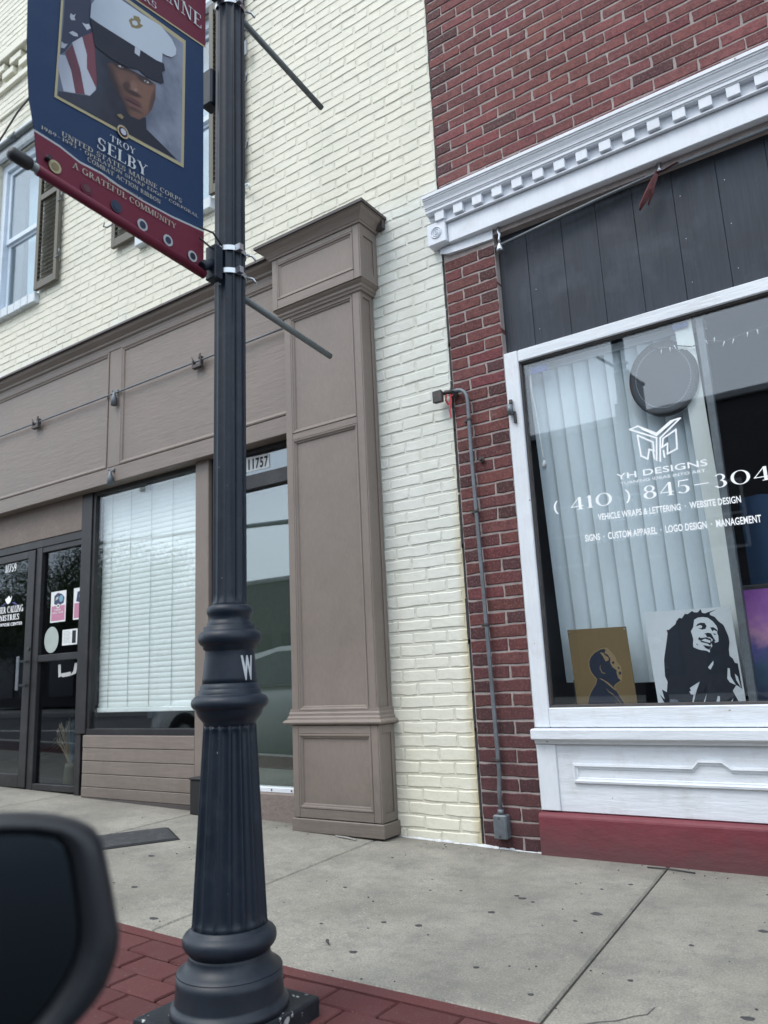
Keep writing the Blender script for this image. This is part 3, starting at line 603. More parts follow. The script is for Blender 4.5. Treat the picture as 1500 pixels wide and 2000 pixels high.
# black boarded transom
ed = [-1.603, -1.433, -1.23, -1.041, -.849, -.653, -.449, -.231, -.03, .17, .37, .57, .77, .97, 1.15]
for a, b in zip(ed, ed[1:]): box('plank', 'board', red, a + .0009, b - .0009, .052 + rnd.uniform(-.001, .001), .07, 2.515, 3.30, .0015)
box('board_backing', 'rubber', red, -1.603, 1.15, .0725, .09, 2.5, 3.3, 0)
for a in (-1.433, -.653, -.449):
    m = MB()
    for zz in (2.62, 2.85, 3.08): m.box(a + .03, a + .033, .0505, .055, zz, zz + .003)
    m.build('nail_head', 'steel', red)
# shop window
win = MB()
win.box(-1.600, -1.520, -.002, .07, .573, 2.515)
wf = win.build('shop_window', 'white_v', red, .004)
box('stile', 'white_v', wf, 1.07, 1.148, -.002, .07, .573, 2.515, .004)
box('top_rail', 'white', wf, -1.5195, 1.0695, -.001, .07, 2.450, 2.5145, .004)
box('bottom_rail', 'white', wf, -1.5195, 1.0695, -.004, .07, .573, .664, .004)
m = MB(); m.framerings(-1.5195, 1.0695, .664, 2.450, [(0, .012), (.010, .014), (.013, .030), (.013, .040)], False); m.build('putty_line', 'darkmetal', wf)
box('pane', 'glass', wf, -1.508, 1.06, .030, .036, .672, 2.442, 0)
box('sill', 'white', wf, -1.606, 1.15, -.050, .06, .519, .5695, .006)
MB().prism_x([(-.006, .5188), (-.026, .5188), (-.018, .500), (-.006, .498)], -1.598, 1.14).build('sill_moulding', 'white', wf)
bk = box('bulkhead', 'white', red, -1.600, 1.148, .004, .06, .192, .5185, .003)
box('stile', 'white_v', bk, -1.5985, -1.502, -.006, .0038, .194, .4975, .003)
m = MB()
pts = [(-1.425, .322), (-1.425, .412), (-.885, .412), (-.858, .440), (-.762, .440), (-.727, .412), (.95, .412), (.95, .322)]
def inset(P_, k):
    c = (-.24, .367); o = []
    for (a, b) in P_: o.append((a + (k if a < c[0] - 1 else -k if a > c[0] + 1 else 0), b + (k if b < c[1] else -k)))
    return o
R = []
for k, y in ((0, .0038), (.003, -.010), (.012, -.012), (.017, -.003), (.024, -.002), (.027, .0036)): R.append([(a, y, b) for a, b in inset(pts, k)])
m.rings(R, False, False); m.build('panel_moulding', 'white', bk)
m = MB(); z0 = .188
m.rings([[(-1.606, -.036, gz(-1.6) - .05), (-1.606, -.036, .172), (-1.606, -.026, .187), (-1.606, .05, .190), (-1.606, .05, -.05)], [(1.15, -.036, -.05), (1.15, -.036, .176), (1.15, -.026, .190), (1.15, .05, .190), (1.15, .05, -.05)]])
m.build('base', 'redbase', red, .004)
# bits of white caulk at the foot of the walls
m = MB(); x = -2.40
while x < -1.62:
    L = rnd.uniform(.02, .09)
    if x < -1.55 or rnd.random() < .3:
        yy = (-.004 if x < -1.925 else -.006 if x < -1.6 else -.038); hh = rnd.uniform(.003, .009); dd = rnd.uniform(.004, .014)
        m.rings([[(x, yy, gz(x) - .002), (x, yy - dd * .6, gz(x) - .002), (x, yy - dd * .3, gz(x) + hh * .6), (x, yy, gz(x) + hh)], [(x + L * .5, yy, gz(x) - .002), (x + L * .5, yy - dd, gz(x) - .002), (x + L * .5, yy - dd * .4, gz(x) + hh), (x + L * .5, yy, gz(x) + hh * 1.3)], [(x + L, yy, gz(x) - .002), (x + L, yy - dd * .5, gz(x) - .002), (x + L, yy - dd * .2, gz(x) + hh * .5), (x + L, yy, gz(x) + hh * .8)]])
    x += L * rnd.uniform(.8, 1.1)
tag(m.build('caulk', 'caulk', red), kind='stuff')
# the room behind
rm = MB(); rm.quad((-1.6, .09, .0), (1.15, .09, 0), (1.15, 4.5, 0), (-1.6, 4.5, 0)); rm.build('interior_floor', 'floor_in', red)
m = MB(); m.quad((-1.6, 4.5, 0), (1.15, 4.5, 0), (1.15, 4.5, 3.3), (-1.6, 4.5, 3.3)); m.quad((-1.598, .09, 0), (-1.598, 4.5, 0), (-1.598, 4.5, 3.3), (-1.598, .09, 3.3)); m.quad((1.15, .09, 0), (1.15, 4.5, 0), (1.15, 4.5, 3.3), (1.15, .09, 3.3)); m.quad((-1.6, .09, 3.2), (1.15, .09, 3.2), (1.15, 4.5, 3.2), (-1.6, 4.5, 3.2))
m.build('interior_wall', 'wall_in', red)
box('display_ledge', 'wall_in', red, -1.597, 1.148, .071, .62, .60, .660, .003)
box('window_post', 'galv', red, -.632, -.598, .040, .080, .665, 2.449, .003)
# window lettering
GY = .0298
for P_, x0, x1, z0, z1, sl in ((sans('YH DESIGNS', .008), -1.076, -.662, 1.722, 1.752, -.01), (sans('TURNING IDEAS INTO ART.', .0), -1.058, -.669, 1.693, 1.707, -.008), (serif('( 410 ) 845-304', .14, .05), -1.409, -.418, 1.606, 1.676, -.006), (sans('VEHICLE WRAPS & LETTERING  ·  WEBSITE DESIGN', .022), -1.177, -.546, 1.535, 1.567, -.015), (sans('SIGNS  ·  CUSTOM APPAREL  ·  LOGO DESIGN  ·  MANAGEMENT', .022), -1.248, -.477, 1.440, 1.474, -.017)):
    lettering('lettering', P_, on_wall(x0, z0, GY, sl), x1 - x0, z1 - z0, 'decal', wf)
# traced flat artwork (metres in the plane of each sheet)
BAN=[('blue',[(-2.7139,2.5651),(-2.7192,2.4845),(-2.7212,2.3932),(-2.708,2.2706),(-2.6911,2.2022),(-2.6207,2.1991),(-2.565,2.1876),(-2.4996,2.1919),(-2.4433,2.1847),(-2.3692,2.1806),(-2.2648,2.1846),(-2.1395,2.1982),(-2.1348,2.8564),(-2.4091,2.8145)]),('red',[(-2.6911,2.2022),(-2.6207,2.1991),(-2.565,2.1876),(-2.4996,2.1919),(-2.4433,2.1847),(-2.3692,2.1806),(-2.2648,2.1846),(-2.1395,2.1982),(-2.1411,2.0563),(-2.6775,2.1178)]),('red',[(-2.4091,2.8145),(-2.1348,2.8564),(-2.1332,3.1612),(-2.4158,3.0818)]),('blue',[(-2.7139,2.5651),(-2.4091,2.8145),(-2.4158,3.0818),(-2.7306,2.9999)]),('line',[(-2.6913,2.205),(-2.6208,2.2019),(-2.5651,2.1905),(-2.4997,2.1949),(-2.4434,2.1878),(-2.3692,2.1838),(-2.2648,2.1879),(-2.1395,2.2017),(-2.1395,2.1956),(-2.2648,2.1821),(-2.3691,2.1791),(-2.4432,2.1817),(-2.4995,2.1889),(-2.5649,2.1847),(-2.6206,2.1962),(-2.691,2.1994)]),('gold',[(-2.4092,2.8197),(-2.1348,2.8603),(-2.1348,2.8545),(-2.4091,2.8145)]),('gold',[(-2.6363,2.7766),(-2.2171,2.8193),(-2.2209,2.3692),(-2.6436,2.3271)]),('photobg',[(-2.63,2.7706),(-2.2272,2.8024),(-2.2308,2.3791),(-2.6369,2.3361)]),('canton',[(-2.6268,2.756),(-2.6296,2.557),(-2.6327,2.4999),(-2.6337,2.4601),(-2.6204,2.4789),(-2.6021,2.5199),(-2.5714,2.5617),(-2.5366,2.6041),(-2.5524,2.6972),(-2.5433,2.7863)]),('stripew',[(-2.637,2.4577),(-2.6199,2.4672),(-2.6014,2.4354),(-2.586,2.3772),(-2.6194,2.3604),(-2.6388,2.4177)]),('striper',[(-2.6203,2.476),(-2.6019,2.5155),(-2.5763,2.4594),(-2.5589,2.3926),(-2.586,2.3772),(-2.6014,2.4354)]),('stripew',[(-2.6021,2.5199),(-2.5743,2.5595),(-2.5577,2.516),(-2.5561,2.4739),(-2.5275,2.4354),(-2.5272,2.4279),(-2.5442,2.398),(-2.5589,2.3926),(-2.5763,2.4594)]),('striper',[(-2.5743,2.5595),(-2.5396,2.6018),(-2.5205,2.4993),(-2.5193,2.4628),(-2.5275,2.4354),(-2.5561,2.4739),(-2.5577,2.516)]),('stripew',[(-2.6101,2.6048),(-2.6022,2.6048),(-2.5958,2.6145),(-2.599,2.5995),(-2.595,2.5949),(-2.6078,2.5849),(-2.6124,2.592)]),('stripew',[(-2.576,2.602),(-2.5642,2.6065),(-2.5554,2.6149),(-2.549,2.6057),(-2.5606,2.5904),(-2.5668,2.595)]),('stripew',[(-2.6132,2.5422),(-2.6021,2.5552),(-2.5891,2.5576),(-2.5858,2.5507),(-2.5987,2.5425)]),('stripew',[(-2.6327,2.4999),(-2.6242,2.4988),(-2.6145,2.506),(-2.6236,2.4856),(-2.6332,2.48)]),('hair',[(-2.5501,2.635),(-2.4681,2.6404),(-2.3665,2.6431),(-2.4329,2.562),(-2.4842,2.538),(-2.4828,2.4945),(-2.4563,2.4653),(-2.4333,2.4585),(-2.4258,2.4252),(-2.5232,2.4014),(-2.5255,2.4646),(-2.5347,2.5517)]),('uniform',[(-2.6348,2.3499),(-2.5441,2.3965),(-2.5242,2.4299),(-2.5058,2.4316),(-2.4562,2.4622),(-2.4225,2.4242),(-2.3622,2.4487),(-2.3597,2.413),(-2.2976,2.3958),(-2.2459,2.3802),(-2.4594,2.355),(-2.6342,2.3371)]),('skin',[(-2.4967,2.5322),(-2.4656,2.5579),(-2.433,2.5652),(-2.3651,2.5803),(-2.3297,2.5815),(-2.3306,2.5339),(-2.3421,2.4897),(-2.3623,2.4536),(-2.3857,2.4271),(-2.4157,2.419),(-2.4325,2.4304),(-2.4463,2.4561),(-2.4659,2.465),(-2.4826,2.4883)]),('skind',[(-2.4967,2.5322),(-2.4781,2.5472),(-2.4803,2.5153),(-2.4637,2.4983),(-2.4405,2.4824),(-2.4302,2.4669),(-2.4295,2.4419),(-2.4157,2.419),(-2.4325,2.4304),(-2.4463,2.4561),(-2.4659,2.465),(-2.4826,2.4883)]),('skinl',[(-2.4772,2.5175),(-2.4388,2.5383),(-2.4413,2.5107),(-2.4506,2.4915),(-2.4668,2.493)]),('skinl',[(-2.3852,2.5464),(-2.3348,2.5679),(-2.3376,2.5292),(-2.3598,2.4945),(-2.3776,2.5187)]),('skinl',[(-2.4228,2.4367),(-2.3962,2.4413),(-2.3761,2.4544),(-2.3859,2.4351),(-2.4093,2.428)]),('skind',[(-2.4445,2.5053),(-2.435,2.5183),(-2.4312,2.5016),(-2.4079,2.5046),(-2.3809,2.5116),(-2.3773,2.5058),(-2.401,2.4979),(-2.4342,2.4899)]),('skinl',[(-2.4222,2.537),(-2.4123,2.5439),(-2.3983,2.5242),(-2.4013,2.5107),(-2.4148,2.5097)]),('lips',[(-2.4416,2.4641),(-2.4139,2.4763),(-2.3749,2.4763),(-2.3967,2.4619),(-2.4167,2.4552),(-2.4364,2.4517)]),('skind',[(-2.4364,2.4532),(-2.4133,2.4542),(-2.3864,2.4542),(-2.4131,2.4447),(-2.4295,2.4419)]),('skind',[(-2.4717,2.5486),(-2.4461,2.5622),(-2.4361,2.5597),(-2.4425,2.5534),(-2.4651,2.5422)]),('skind',[(-2.3892,2.57),(-2.3476,2.5859),(-2.3438,2.5751),(-2.3648,2.5672),(-2.3855,2.5627)]),('stripew',[(-2.4572,2.5494),(-2.451,2.5604),(-2.4407,2.5564)]),('stripew',[(-2.3637,2.563),(-2.358,2.5753),(-2.3529,2.5688)]),('stripew',[(-2.3839,2.5655),(-2.3806,2.5711),(-2.376,2.5667)]),('capband',[(-2.5531,2.6342),(-2.494,2.6418),(-2.4084,2.6541),(-2.3312,2.6637),(-2.3021,2.6727),(-2.297,2.6522),(-2.3089,2.6386),(-2.3011,2.6082),(-2.3119,2.5973),(-2.3617,2.5827),(-2.393,2.5872),(-2.433,2.5652),(-2.4848,2.5567),(-2.535,2.5579)]),('capwhite',[(-2.5532,2.6357),(-2.5517,2.6785),(-2.5172,2.7622),(-2.4786,2.771),(-2.4388,2.775),(-2.3767,2.7838),(-2.3153,2.7954),(-2.2738,2.7813),(-2.2562,2.7589),(-2.2579,2.7364),(-2.2729,2.7166),(-2.2916,2.7082),(-2.3082,2.7046),(-2.3095,2.6709),(-2.3312,2.6637),(-2.4084,2.6541),(-2.494,2.6418),(-2.5316,2.6367)]),('stripew',[(-2.4066,2.6537),(-2.3877,2.6561),(-2.3906,2.6321),(-2.4078,2.6312)]),('emblem',[(-2.4306,2.7241),(-2.4208,2.7403),(-2.414,2.7406),(-2.4143,2.7539),(-2.3955,2.7637),(-2.3884,2.7573),(-2.3916,2.7446),(-2.3793,2.7456),(-2.3912,2.7278),(-2.4031,2.717),(-2.42,2.7089)]),('capwhite',[(-2.4189,2.73),(-2.4105,2.7399),(-2.4019,2.7416),(-2.3983,2.7342),(-2.4067,2.7243),(-2.4169,2.7214)]),('emblem',[(-2.4606,2.3947),(-2.448,2.4044),(-2.4382,2.4013),(-2.4428,2.3905),(-2.4556,2.3901)])]
CIRC=[(-2.633,2.1292,'gold','emblem'),(-2.5429,2.1181,'red2','lips'),(-2.4526,2.1133,'skyb','skyb'),(-2.3673,2.1007,'stripew','skyb'),(-2.2783,2.0961,'line','canton'),(-2.1871,2.0877,'stripew','uniform'),(-2.4399,2.3517,'gold','canton'),(-2.4399,2.3517,'red','stripew')]
BW=[('blk',[(-0.7936,1.0831),(-0.7895,1.0665),(-0.7776,1.0622),(-0.7616,1.0674),(-0.7268,1.0757),(-0.7559,1.0637),(-0.7571,1.0541),(-0.7371,1.0428),(-0.7245,1.0226),(-0.7056,1.0053),(-0.6974,0.9761),(-0.6914,0.9536),(-0.6902,0.9284),(-0.6972,0.8974),(-0.6979,0.8693),(-0.6863,0.8562),(-0.68,0.8372),(-0.6687,0.8336),(-0.6665,0.7841),(-0.6655,0.7259),(-0.6867,0.7418),(-0.7045,0.7178),(-0.6935,0.6899),(-0.6827,0.6617),(-0.7148,0.6623),(-0.7056,0.6871),(-0.7265,0.6625),(-0.7649,0.6631),(-0.7609,0.6945),(-0.7694,0.6978),(-0.7813,0.6634),(-0.8281,0.6643),(-0.813,0.7113),(-0.8357,0.6644),(-0.8772,0.6642),(-0.858,0.7187),(-0.8371,0.7622),(-0.8839,0.7352),(-0.8727,0.7002),(-0.8835,0.6634),(-1.0002,0.6641),(-1.0205,0.7101),(-1.0006,0.6872),(-1.0081,0.7324),(-0.9871,0.7189),(-0.9782,0.7669),(-0.9867,0.7898),(-0.9826,0.8644),(-0.9735,0.8999),(-0.9616,0.9451),(-0.9521,0.9839),(-0.955,1.0006),(-0.9437,0.9998),(-0.9329,1.0089),(-0.9117,1.0238),(-0.9069,1.0366),(-0.8922,1.0519),(-0.88,1.0477),(-0.8648,1.0678),(-0.8524,1.0651),(-0.8318,1.0782),(-0.8233,1.0709),(-0.8078,1.0696)]),('wht',[(-0.8275,1.037),(-0.8108,1.0455),(-0.7889,1.047),(-0.7679,1.0421),(-0.7486,1.0245),(-0.736,1.0043),(-0.732,0.9881),(-0.737,0.9725),(-0.7331,0.9564),(-0.7361,0.9328),(-0.7502,0.9289),(-0.7558,0.9451),(-0.7664,0.933),(-0.7643,0.9139),(-0.7765,0.9019),(-0.7783,0.8877),(-0.7925,0.8964),(-0.8166,0.9009),(-0.8343,0.9083),(-0.8458,0.9154),(-0.8454,0.9315),(-0.8415,0.9506),(-0.8449,0.9734),(-0.8479,0.9866),(-0.8347,1.0051)]),('blk',[(-0.8251,1.006),(-0.8143,1.0182),(-0.8013,1.0221),(-0.7845,1.0201),(-0.7771,1.0057),(-0.7833,0.9933),(-0.7991,0.9903),(-0.8165,1.0005),(-0.7997,0.9977),(-0.7955,1.0071),(-0.8057,1.012)]),('blk',[(-0.7627,0.9983),(-0.7489,0.9982),(-0.7352,0.9867),(-0.7349,0.9771),(-0.7475,0.986),(-0.7558,0.9802)]),('blk',[(-0.7559,0.9722),(-0.7394,0.9663),(-0.7474,0.963)]),('blk',[(-0.7922,0.9715),(-0.7763,0.9758),(-0.7616,0.971),(-0.7572,0.9579),(-0.7471,0.9366),(-0.7524,0.9354),(-0.7603,0.9454),(-0.7697,0.9556),(-0.7818,0.9564),(-0.785,0.9678)]),('blk',[(-0.8213,0.9493),(-0.8154,0.9592),(-0.8084,0.9533),(-0.785,0.9559),(-0.7661,0.9474),(-0.7653,0.9298),(-0.773,0.9175),(-0.7824,0.9277),(-0.8091,0.9357),(-0.8114,0.9422)]),('wht',[(-0.8076,0.9426),(-0.7919,0.9496),(-0.7681,0.9395),(-0.7715,0.9295),(-0.7877,0.9344)]),('blk',[(-0.803,0.9225),(-0.7838,0.9166),(-0.7673,0.914),(-0.7798,0.9004),(-0.794,0.9086)]),('blk',[(-0.8315,0.9306),(-0.8241,0.927),(-0.828,0.9214)]),('wht',[(-0.7678,0.8508),(-0.7699,0.8351),(-0.7849,0.8122),(-0.7943,0.822)]),('wht',[(-0.7122,0.8169),(-0.7038,0.8135),(-0.7053,0.7794),(-0.6881,0.7419),(-0.7114,0.7549),(-0.7197,0.7707)]),('wht',[(-0.6861,0.7911),(-0.676,0.7783),(-0.6685,0.729),(-0.6839,0.7632)]),('wht',[(-0.8874,0.7195),(-0.8696,0.7253),(-0.8627,0.7063),(-0.8812,0.7067)]),('blk',[(-0.8254,0.7461),(-0.8074,0.7549),(-0.8171,0.727),(-0.8304,0.718),(-0.8458,0.6933),(-0.8527,0.6872),(-0.8369,0.715)])]
GOLD=[('rim',[(-1.257,0.9363),(-1.2778,0.9326),(-1.31,0.9184),(-1.3314,0.8986),(-1.343,0.8746),(-1.3442,0.8476),(-1.3391,0.8253),(-1.3226,0.7991),(-1.3122,0.789),(-1.3196,0.7674),(-1.3433,0.7366),(-1.3618,0.7024),(-1.3713,0.6659),(-1.177,0.6626),(-1.1997,0.6996),(-1.2259,0.7513),(-1.2242,0.756),(-1.2081,0.7674),(-1.1899,0.7764),(-1.1847,0.8119),(-1.1858,0.8455),(-1.2012,0.863),(-1.2081,0.8899),(-1.2231,0.9125),(-1.2397,0.9329)]),('ink',[(-1.2576,0.9314),(-1.2783,0.9277),(-1.3078,0.9146),(-1.3278,0.896),(-1.3391,0.8744),(-1.3404,0.8499),(-1.335,0.8276),(-1.3197,0.8026),(-1.3083,0.7901),(-1.316,0.7661),(-1.3396,0.7353),(-1.3585,0.7019),(-1.3675,0.6658),(-1.1819,0.6627),(-1.2035,0.6985),(-1.2296,0.7514),(-1.2264,0.7585),(-1.2103,0.7699),(-1.1933,0.7789),(-1.2054,0.7912),(-1.2104,0.8129),(-1.2089,0.8273),(-1.2271,0.8425),(-1.2361,0.8622),(-1.2328,0.8814),(-1.2432,0.9014),(-1.2597,0.912),(-1.2511,0.9213)]),('ink',[(-1.2297,0.8643),(-1.2202,0.8711),(-1.2148,0.8636),(-1.2206,0.8555)]),('ink',[(-1.2033,0.8438),(-1.195,0.8411),(-1.1919,0.835),(-1.1997,0.8322)]),('ink',[(-1.2002,0.8161),(-1.1922,0.8218),(-1.1868,0.8144),(-1.1916,0.805),(-1.1987,0.8077)]),('rim',[(-1.3003,0.7934),(-1.2831,0.7892),(-1.2548,0.7713),(-1.2257,0.7417),(-1.2221,0.7297),(-1.2514,0.7568),(-1.2766,0.7793)]),('rim',[(-1.2699,0.7478),(-1.2545,0.7282),(-1.2404,0.7207),(-1.2209,0.6965),(-1.1952,0.6629),(-1.2001,0.663),(-1.2319,0.7086),(-1.2573,0.7259)]),('rim',[(-1.2337,0.692),(-1.2146,0.6644),(-1.2184,0.6633)]),('rim',[(-1.2809,0.9156),(-1.2647,0.9123),(-1.256,0.8996),(-1.242,0.8892),(-1.2408,0.877),(-1.2566,0.8704),(-1.2628,0.8829),(-1.2688,0.8978)]),('rim',[(-1.2812,0.8533),(-1.2869,0.8427),(-1.2773,0.8192),(-1.2649,0.8175),(-1.2666,0.8127),(-1.2813,0.8169),(-1.2902,0.8404),(-1.286,0.8511)])]
LOGO=[[(-0.9891,1.9613),(-0.8695,1.893),(-0.882,1.7874)],[(-0.9891,1.9613),(-0.9493,1.9693),(-0.867,1.9142),(-0.7973,1.9594),(-0.7534,1.9637),(-0.8529,1.8894),(-0.8659,1.7799)],[(-0.9317,1.9521),(-0.8681,1.905),(-0.7875,1.9571)],[(-0.9559,1.9243),(-0.8885,1.8768),(-0.8888,1.8334),(-0.9094,1.8449),(-0.9215,1.8003),(-0.9503,1.8206),(-0.9559,1.9243)],[(-0.778,1.9139),(-0.84,1.8844),(-0.8496,1.8432),(-0.8232,1.8556),(-0.8291,1.8067),(-0.7839,1.8223),(-0.778,1.9139)],[(-0.8923,1.8269),(-0.8905,1.7963)],[(-0.8451,1.8243),(-0.8447,1.7942)]]
FACE=[(-2.3639,2.5247,16.46,3.92,10.95,-12.92,(0.185,0.098,0.072),0.9,0.9),(-2.4545,2.5143,48.47,-13.09,14.33,-42.33,(0.15,0.08,0.062),0.8,0.8),(-2.4159,2.5544,40.08,-13.58,11.71,-46.76,(0.135,0.072,0.056),0.9,0.7),(-2.482,2.4698,25.81,11.97,9.26,-9.05,(0.022,0.018,0.024),0.7,0.95),(-2.4487,2.4261,23.29,23.75,25.79,-20.76,(0.026,0.02,0.026),0.8,0.9),(-2.4525,2.557,43.11,-12.65,26.99,-85.32,(0.03,0.02,0.022),0.6,0.9),(-2.3684,2.5697,37.0,-14.27,14.15,-74.57,(0.03,0.02,0.022),0.6,0.9),(-2.4165,2.5769,12.04,-4.06,13.18,-50.8,(0.02,0.016,0.022),0.6,0.85),(-2.4067,2.5217,64.66,18.74,43.31,-48.17,(0.21,0.12,0.092),0.8,0.8),(-2.4313,2.5064,75.55,2.09,47.56,-68.94,(0.045,0.026,0.026),0.7,0.85),(-2.4078,2.4982,37.78,-13.51,24.18,-116.91,(0.032,0.018,0.02),0.6,0.9),(-2.3997,2.5151,158.56,-44.54,60.21,-181.7,(0.27,0.17,0.14),0.8,0.8),(-2.4104,2.4706,34.3,-12.76,16.37,-93.34,(0.09,0.036,0.04),0.5,0.95),(-2.4018,2.4628,42.08,-15.77,18.47,-107.54,(0.155,0.07,0.066),0.6,0.9),(-2.4069,2.4665,34.2,-12.76,53.96,-311.01,(0.025,0.014,0.016),0.5,0.95),(-2.3998,2.4493,44.62,-16.79,25.88,-155.62,(0.05,0.028,0.028),0.7,0.8),(-2.3961,2.4365,49.66,-14.21,25.94,-86.69,(0.15,0.082,0.062),0.8,0.6),(-2.3373,2.5161,79.28,-14.29,9.17,-19.7,(0.06,0.034,0.032),0.8,0.8),(-2.4518,2.5543,140.86,-41.37,101.6,-322.39,(0.5,0.5,0.52),0.5,0.9),(-2.4485,2.5559,276.83,8.04,246.22,-343.24,(0.01,0.01,0.012),0.5,0.95),(-2.3631,2.5677,124.35,-45.03,62.75,-272.64,(0.5,0.5,0.52),0.5,0.9),(-2.3648,2.5672,238.18,5.21,209.25,-300.5,(0.01,0.01,0.012),0.5,0.95)]
lg = []
for L in LOGO:
    for a, b in zip(L, L[1:]): lg.append(seg_poly(a, b, .0075))
polys_mesh('emblem', lg, lambda u, v, d: (u, GY - d, v), 'decal', wf, .0006)
# ================================================================== CREAM BUILDING
cream_b = thing('cream_brick_building', (-5, .1, 0), 'cream painted brick building with brown wooden storefront and olive shutters', 'building')
WINS = [(-6.93, -6.115), (-4.65, -3.835)]; WZ0, WZ1 = 4.40, 6.10
w = Wall(); zc = .03; n = 0
while zc < 8.9:
    runs = [(-9.0, -1.934)]
    def cutout(runs, a, b):
        o = []
        for p, q in runs:
            if b <= p or a >= q: o.append((p, q)); continue
            if a > p: o.append((p, a - .004))
            if b < q: o.append((b + .004, q))
        return o
    if zc < 3.50: runs = cutout(runs, -9.5, -2.435)
    for a, b in WINS:
        if WZ0 - .10 < zc < WZ1 + .03: runs = cutout(runs, a - .03 if zc < WZ0 + .02 else a, b + .03 if zc < WZ0 + .02 else b)
    for p, q in runs:
        ph = -1.934 - (.107 if n % 2 else 0) + (n * 7 % 5 - 2) * .006
        off = (ph - p) % .2135
        w.course(zc, p, q, .2135, off, .011, joint=.0085)
    n += 1; zc += CP * 1.0
cb_ = [b for b in w.b if b[0] > -8.6]
emit(cb_, cream_b, 'cream', 'cream_s', lambda b: (1, 1, 1), 300, sm=.0034, rd=.0050, rot=.008)
m = MB()
def wallbox(x0, x1, z0, z1): m.box(x0, x1, .0040, .30, z0, z1)
wallbox(-9, -1.927, 6.10, 8.9); wallbox(-9, -1.927, 3.48, 4.32); wallbox(-2.46, -1.927, -.05, 3.48)
wallbox(-9, -6.93, 4.32, 6.1); wallbox(-6.115, -4.65, 4.32, 6.1); wallbox(-3.835, -1.927, 4.32, 6.1)
m.build('wall', 'cream_m', cream_b)
# corbelled band high on the front
m0 = None
for k, x in enumerate([-9 + .30 * q for q in range(24)]):
    if m0 is None: m0 = box('corbel', 'cream_s', cream_b, x, x + .2, -.05, .004, 7.05, 7.13, .006); x0 = x
    else: share('corbel', m0, cream_b, (x - x0, 0, 0))
    share('corbel', m0, cream_b, (x - x0 + .15, -.012, .095))
box('band_course', 'cream_s', cream_b, -9, -1.94, -.035, .004, 6.93, 7.0, .006); box('band_course', 'cream_s', cream_b, -9, -1.94, -.085, .004, 7.245, 7.33, .006)
box('band_course', 'cream_s', cream_b, -9, -5.2, -.022, .004, 6.62, 6.66, .006)
# upper sash windows with louvred shutters
slat0 = None
def shutter(x0, x1, hinge):
    global slat0
    z0, z1 = 4.405, 6.08; s_ = MB(); y0, y1 = -.052, -.020
    s_.box(x0, x0 + .045, y0, y1, z0, z1); s_.box(x1 - .045, x1, y0, y1, z0, z1)
    for a, b in ((z0, z0 + .075), (5.30, 5.36), (z1 - .07, z1)): s_.box(x0 + .0445, x1 - .0445, y0 + .001, y1 - .001, a, b)
    sh = s_.build('shutter', 'shutter', cream_b, .002)
    for a, b in ((z0 + .08, 5.295), (5.365, z1 - .075)):
        k = int((b - a) / .041)
        for i in range(k):
            zc = a + (i + .5) * (b - a) / k
            if slat0 is None:
                slat0 = MB().prism_x([(-.016, -.017), (-.012, -.019), (.016, .015), (.012, .018)], -.14, .14).build('slat', 'shutter', sh); o = slat0
            else: o = share('slat', slat0, sh)
            o.location = ((x0 + x1) / 2, -.036, zc); o.scale.x = (x1 - x0 - .085) / .28
    for zz in (4.62, 5.18, 5.9):
        q = MB(); hx = x1 if hinge > 0 else x0
        q.tube([(hx - hinge * .02, -.05, zz), (hx + hinge * .05, -.055, zz - .004), (hx + hinge * .075, -.075, zz + .004), (hx + hinge * .07, -.07, zz + .04)], .007, 6); q.build('shutter_dog', 'galv', sh)
    return sh
for a, b in WINS:
    uw = MB()
    for x0, x1, z0, z1 in ((a, a + .075, WZ0, WZ1), (b - .075, b, WZ0, WZ1), (a + .0745, b - .0745, WZ1 - .09, WZ1), (a + .0745, b - .0745, WZ0, WZ0 + .05)): uw.box(x0, x1, .045, .14, z0, z1)
    uo = uw.build('window', 'upvc', cream_b, .003)
    for z0, z1, yo in ((WZ0 + .05, 5.22, .10), (5.20, WZ1 - .09, .075)):
        f = MB(); x0, x1 = a + .075, b - .075
        f.box(x0, x0 + .045, yo, yo + .03, z0, z1); f.box(x1 - .045, x1, yo, yo + .03, z0, z1); f.box(x0 + .0445, x1 - .0445, yo + .0005, yo + .0295, z0, z0 + .05); f.box(x0 + .0445, x1 - .0445, yo + .0005, yo + .0295, z1 - .045, z1)
        f.build('sash', 'upvc', uo, .002); box('pane', 'glass_up', uo, x0 + .04, x1 - .04, yo + .012, yo + .018, z0 + .045, z1 - .04, 0)
    sl = None
    for k in range(8):
        xx = a - .03 + (b - a + .06) / 8 * k; ww = (b - a + .06) / 8
        if sl is None: sl = box('sill_brick', 'upsill', uo, xx + .003, xx + ww - .003, -.055, .10, WZ0 - .10, WZ0 - .004, .006); sx = xx
        else: share('sill_brick', sl, uo, (xx - sx, rnd.uniform(-.004, .004), rnd.uniform(-.003, .003)))
    lt = MB().prism_x([(-.03, 6.10), (-.045, 6.13), (-.045, 6.22), (-.07, 6.24), (-.07, 6.27), (.02, 6.29), (.02, 6.10)], a - .06, b + .06).build('lintel', 'upsill', uo, .003)
    MB().box(a, b, .5, .52, WZ0, WZ1).build('curtain', 'wall_in', uo)
    MB().quad((a + .30, .20, WZ0), (b, .24, WZ0), (b, .24, WZ1), (a + .22, .20, WZ1)).build('drape', 'vblind', uo)
shutter(-6.105, -5.765, 1); shutter(-4.985, -4.66, -1); shutter(-3.825, -3.475, 1)
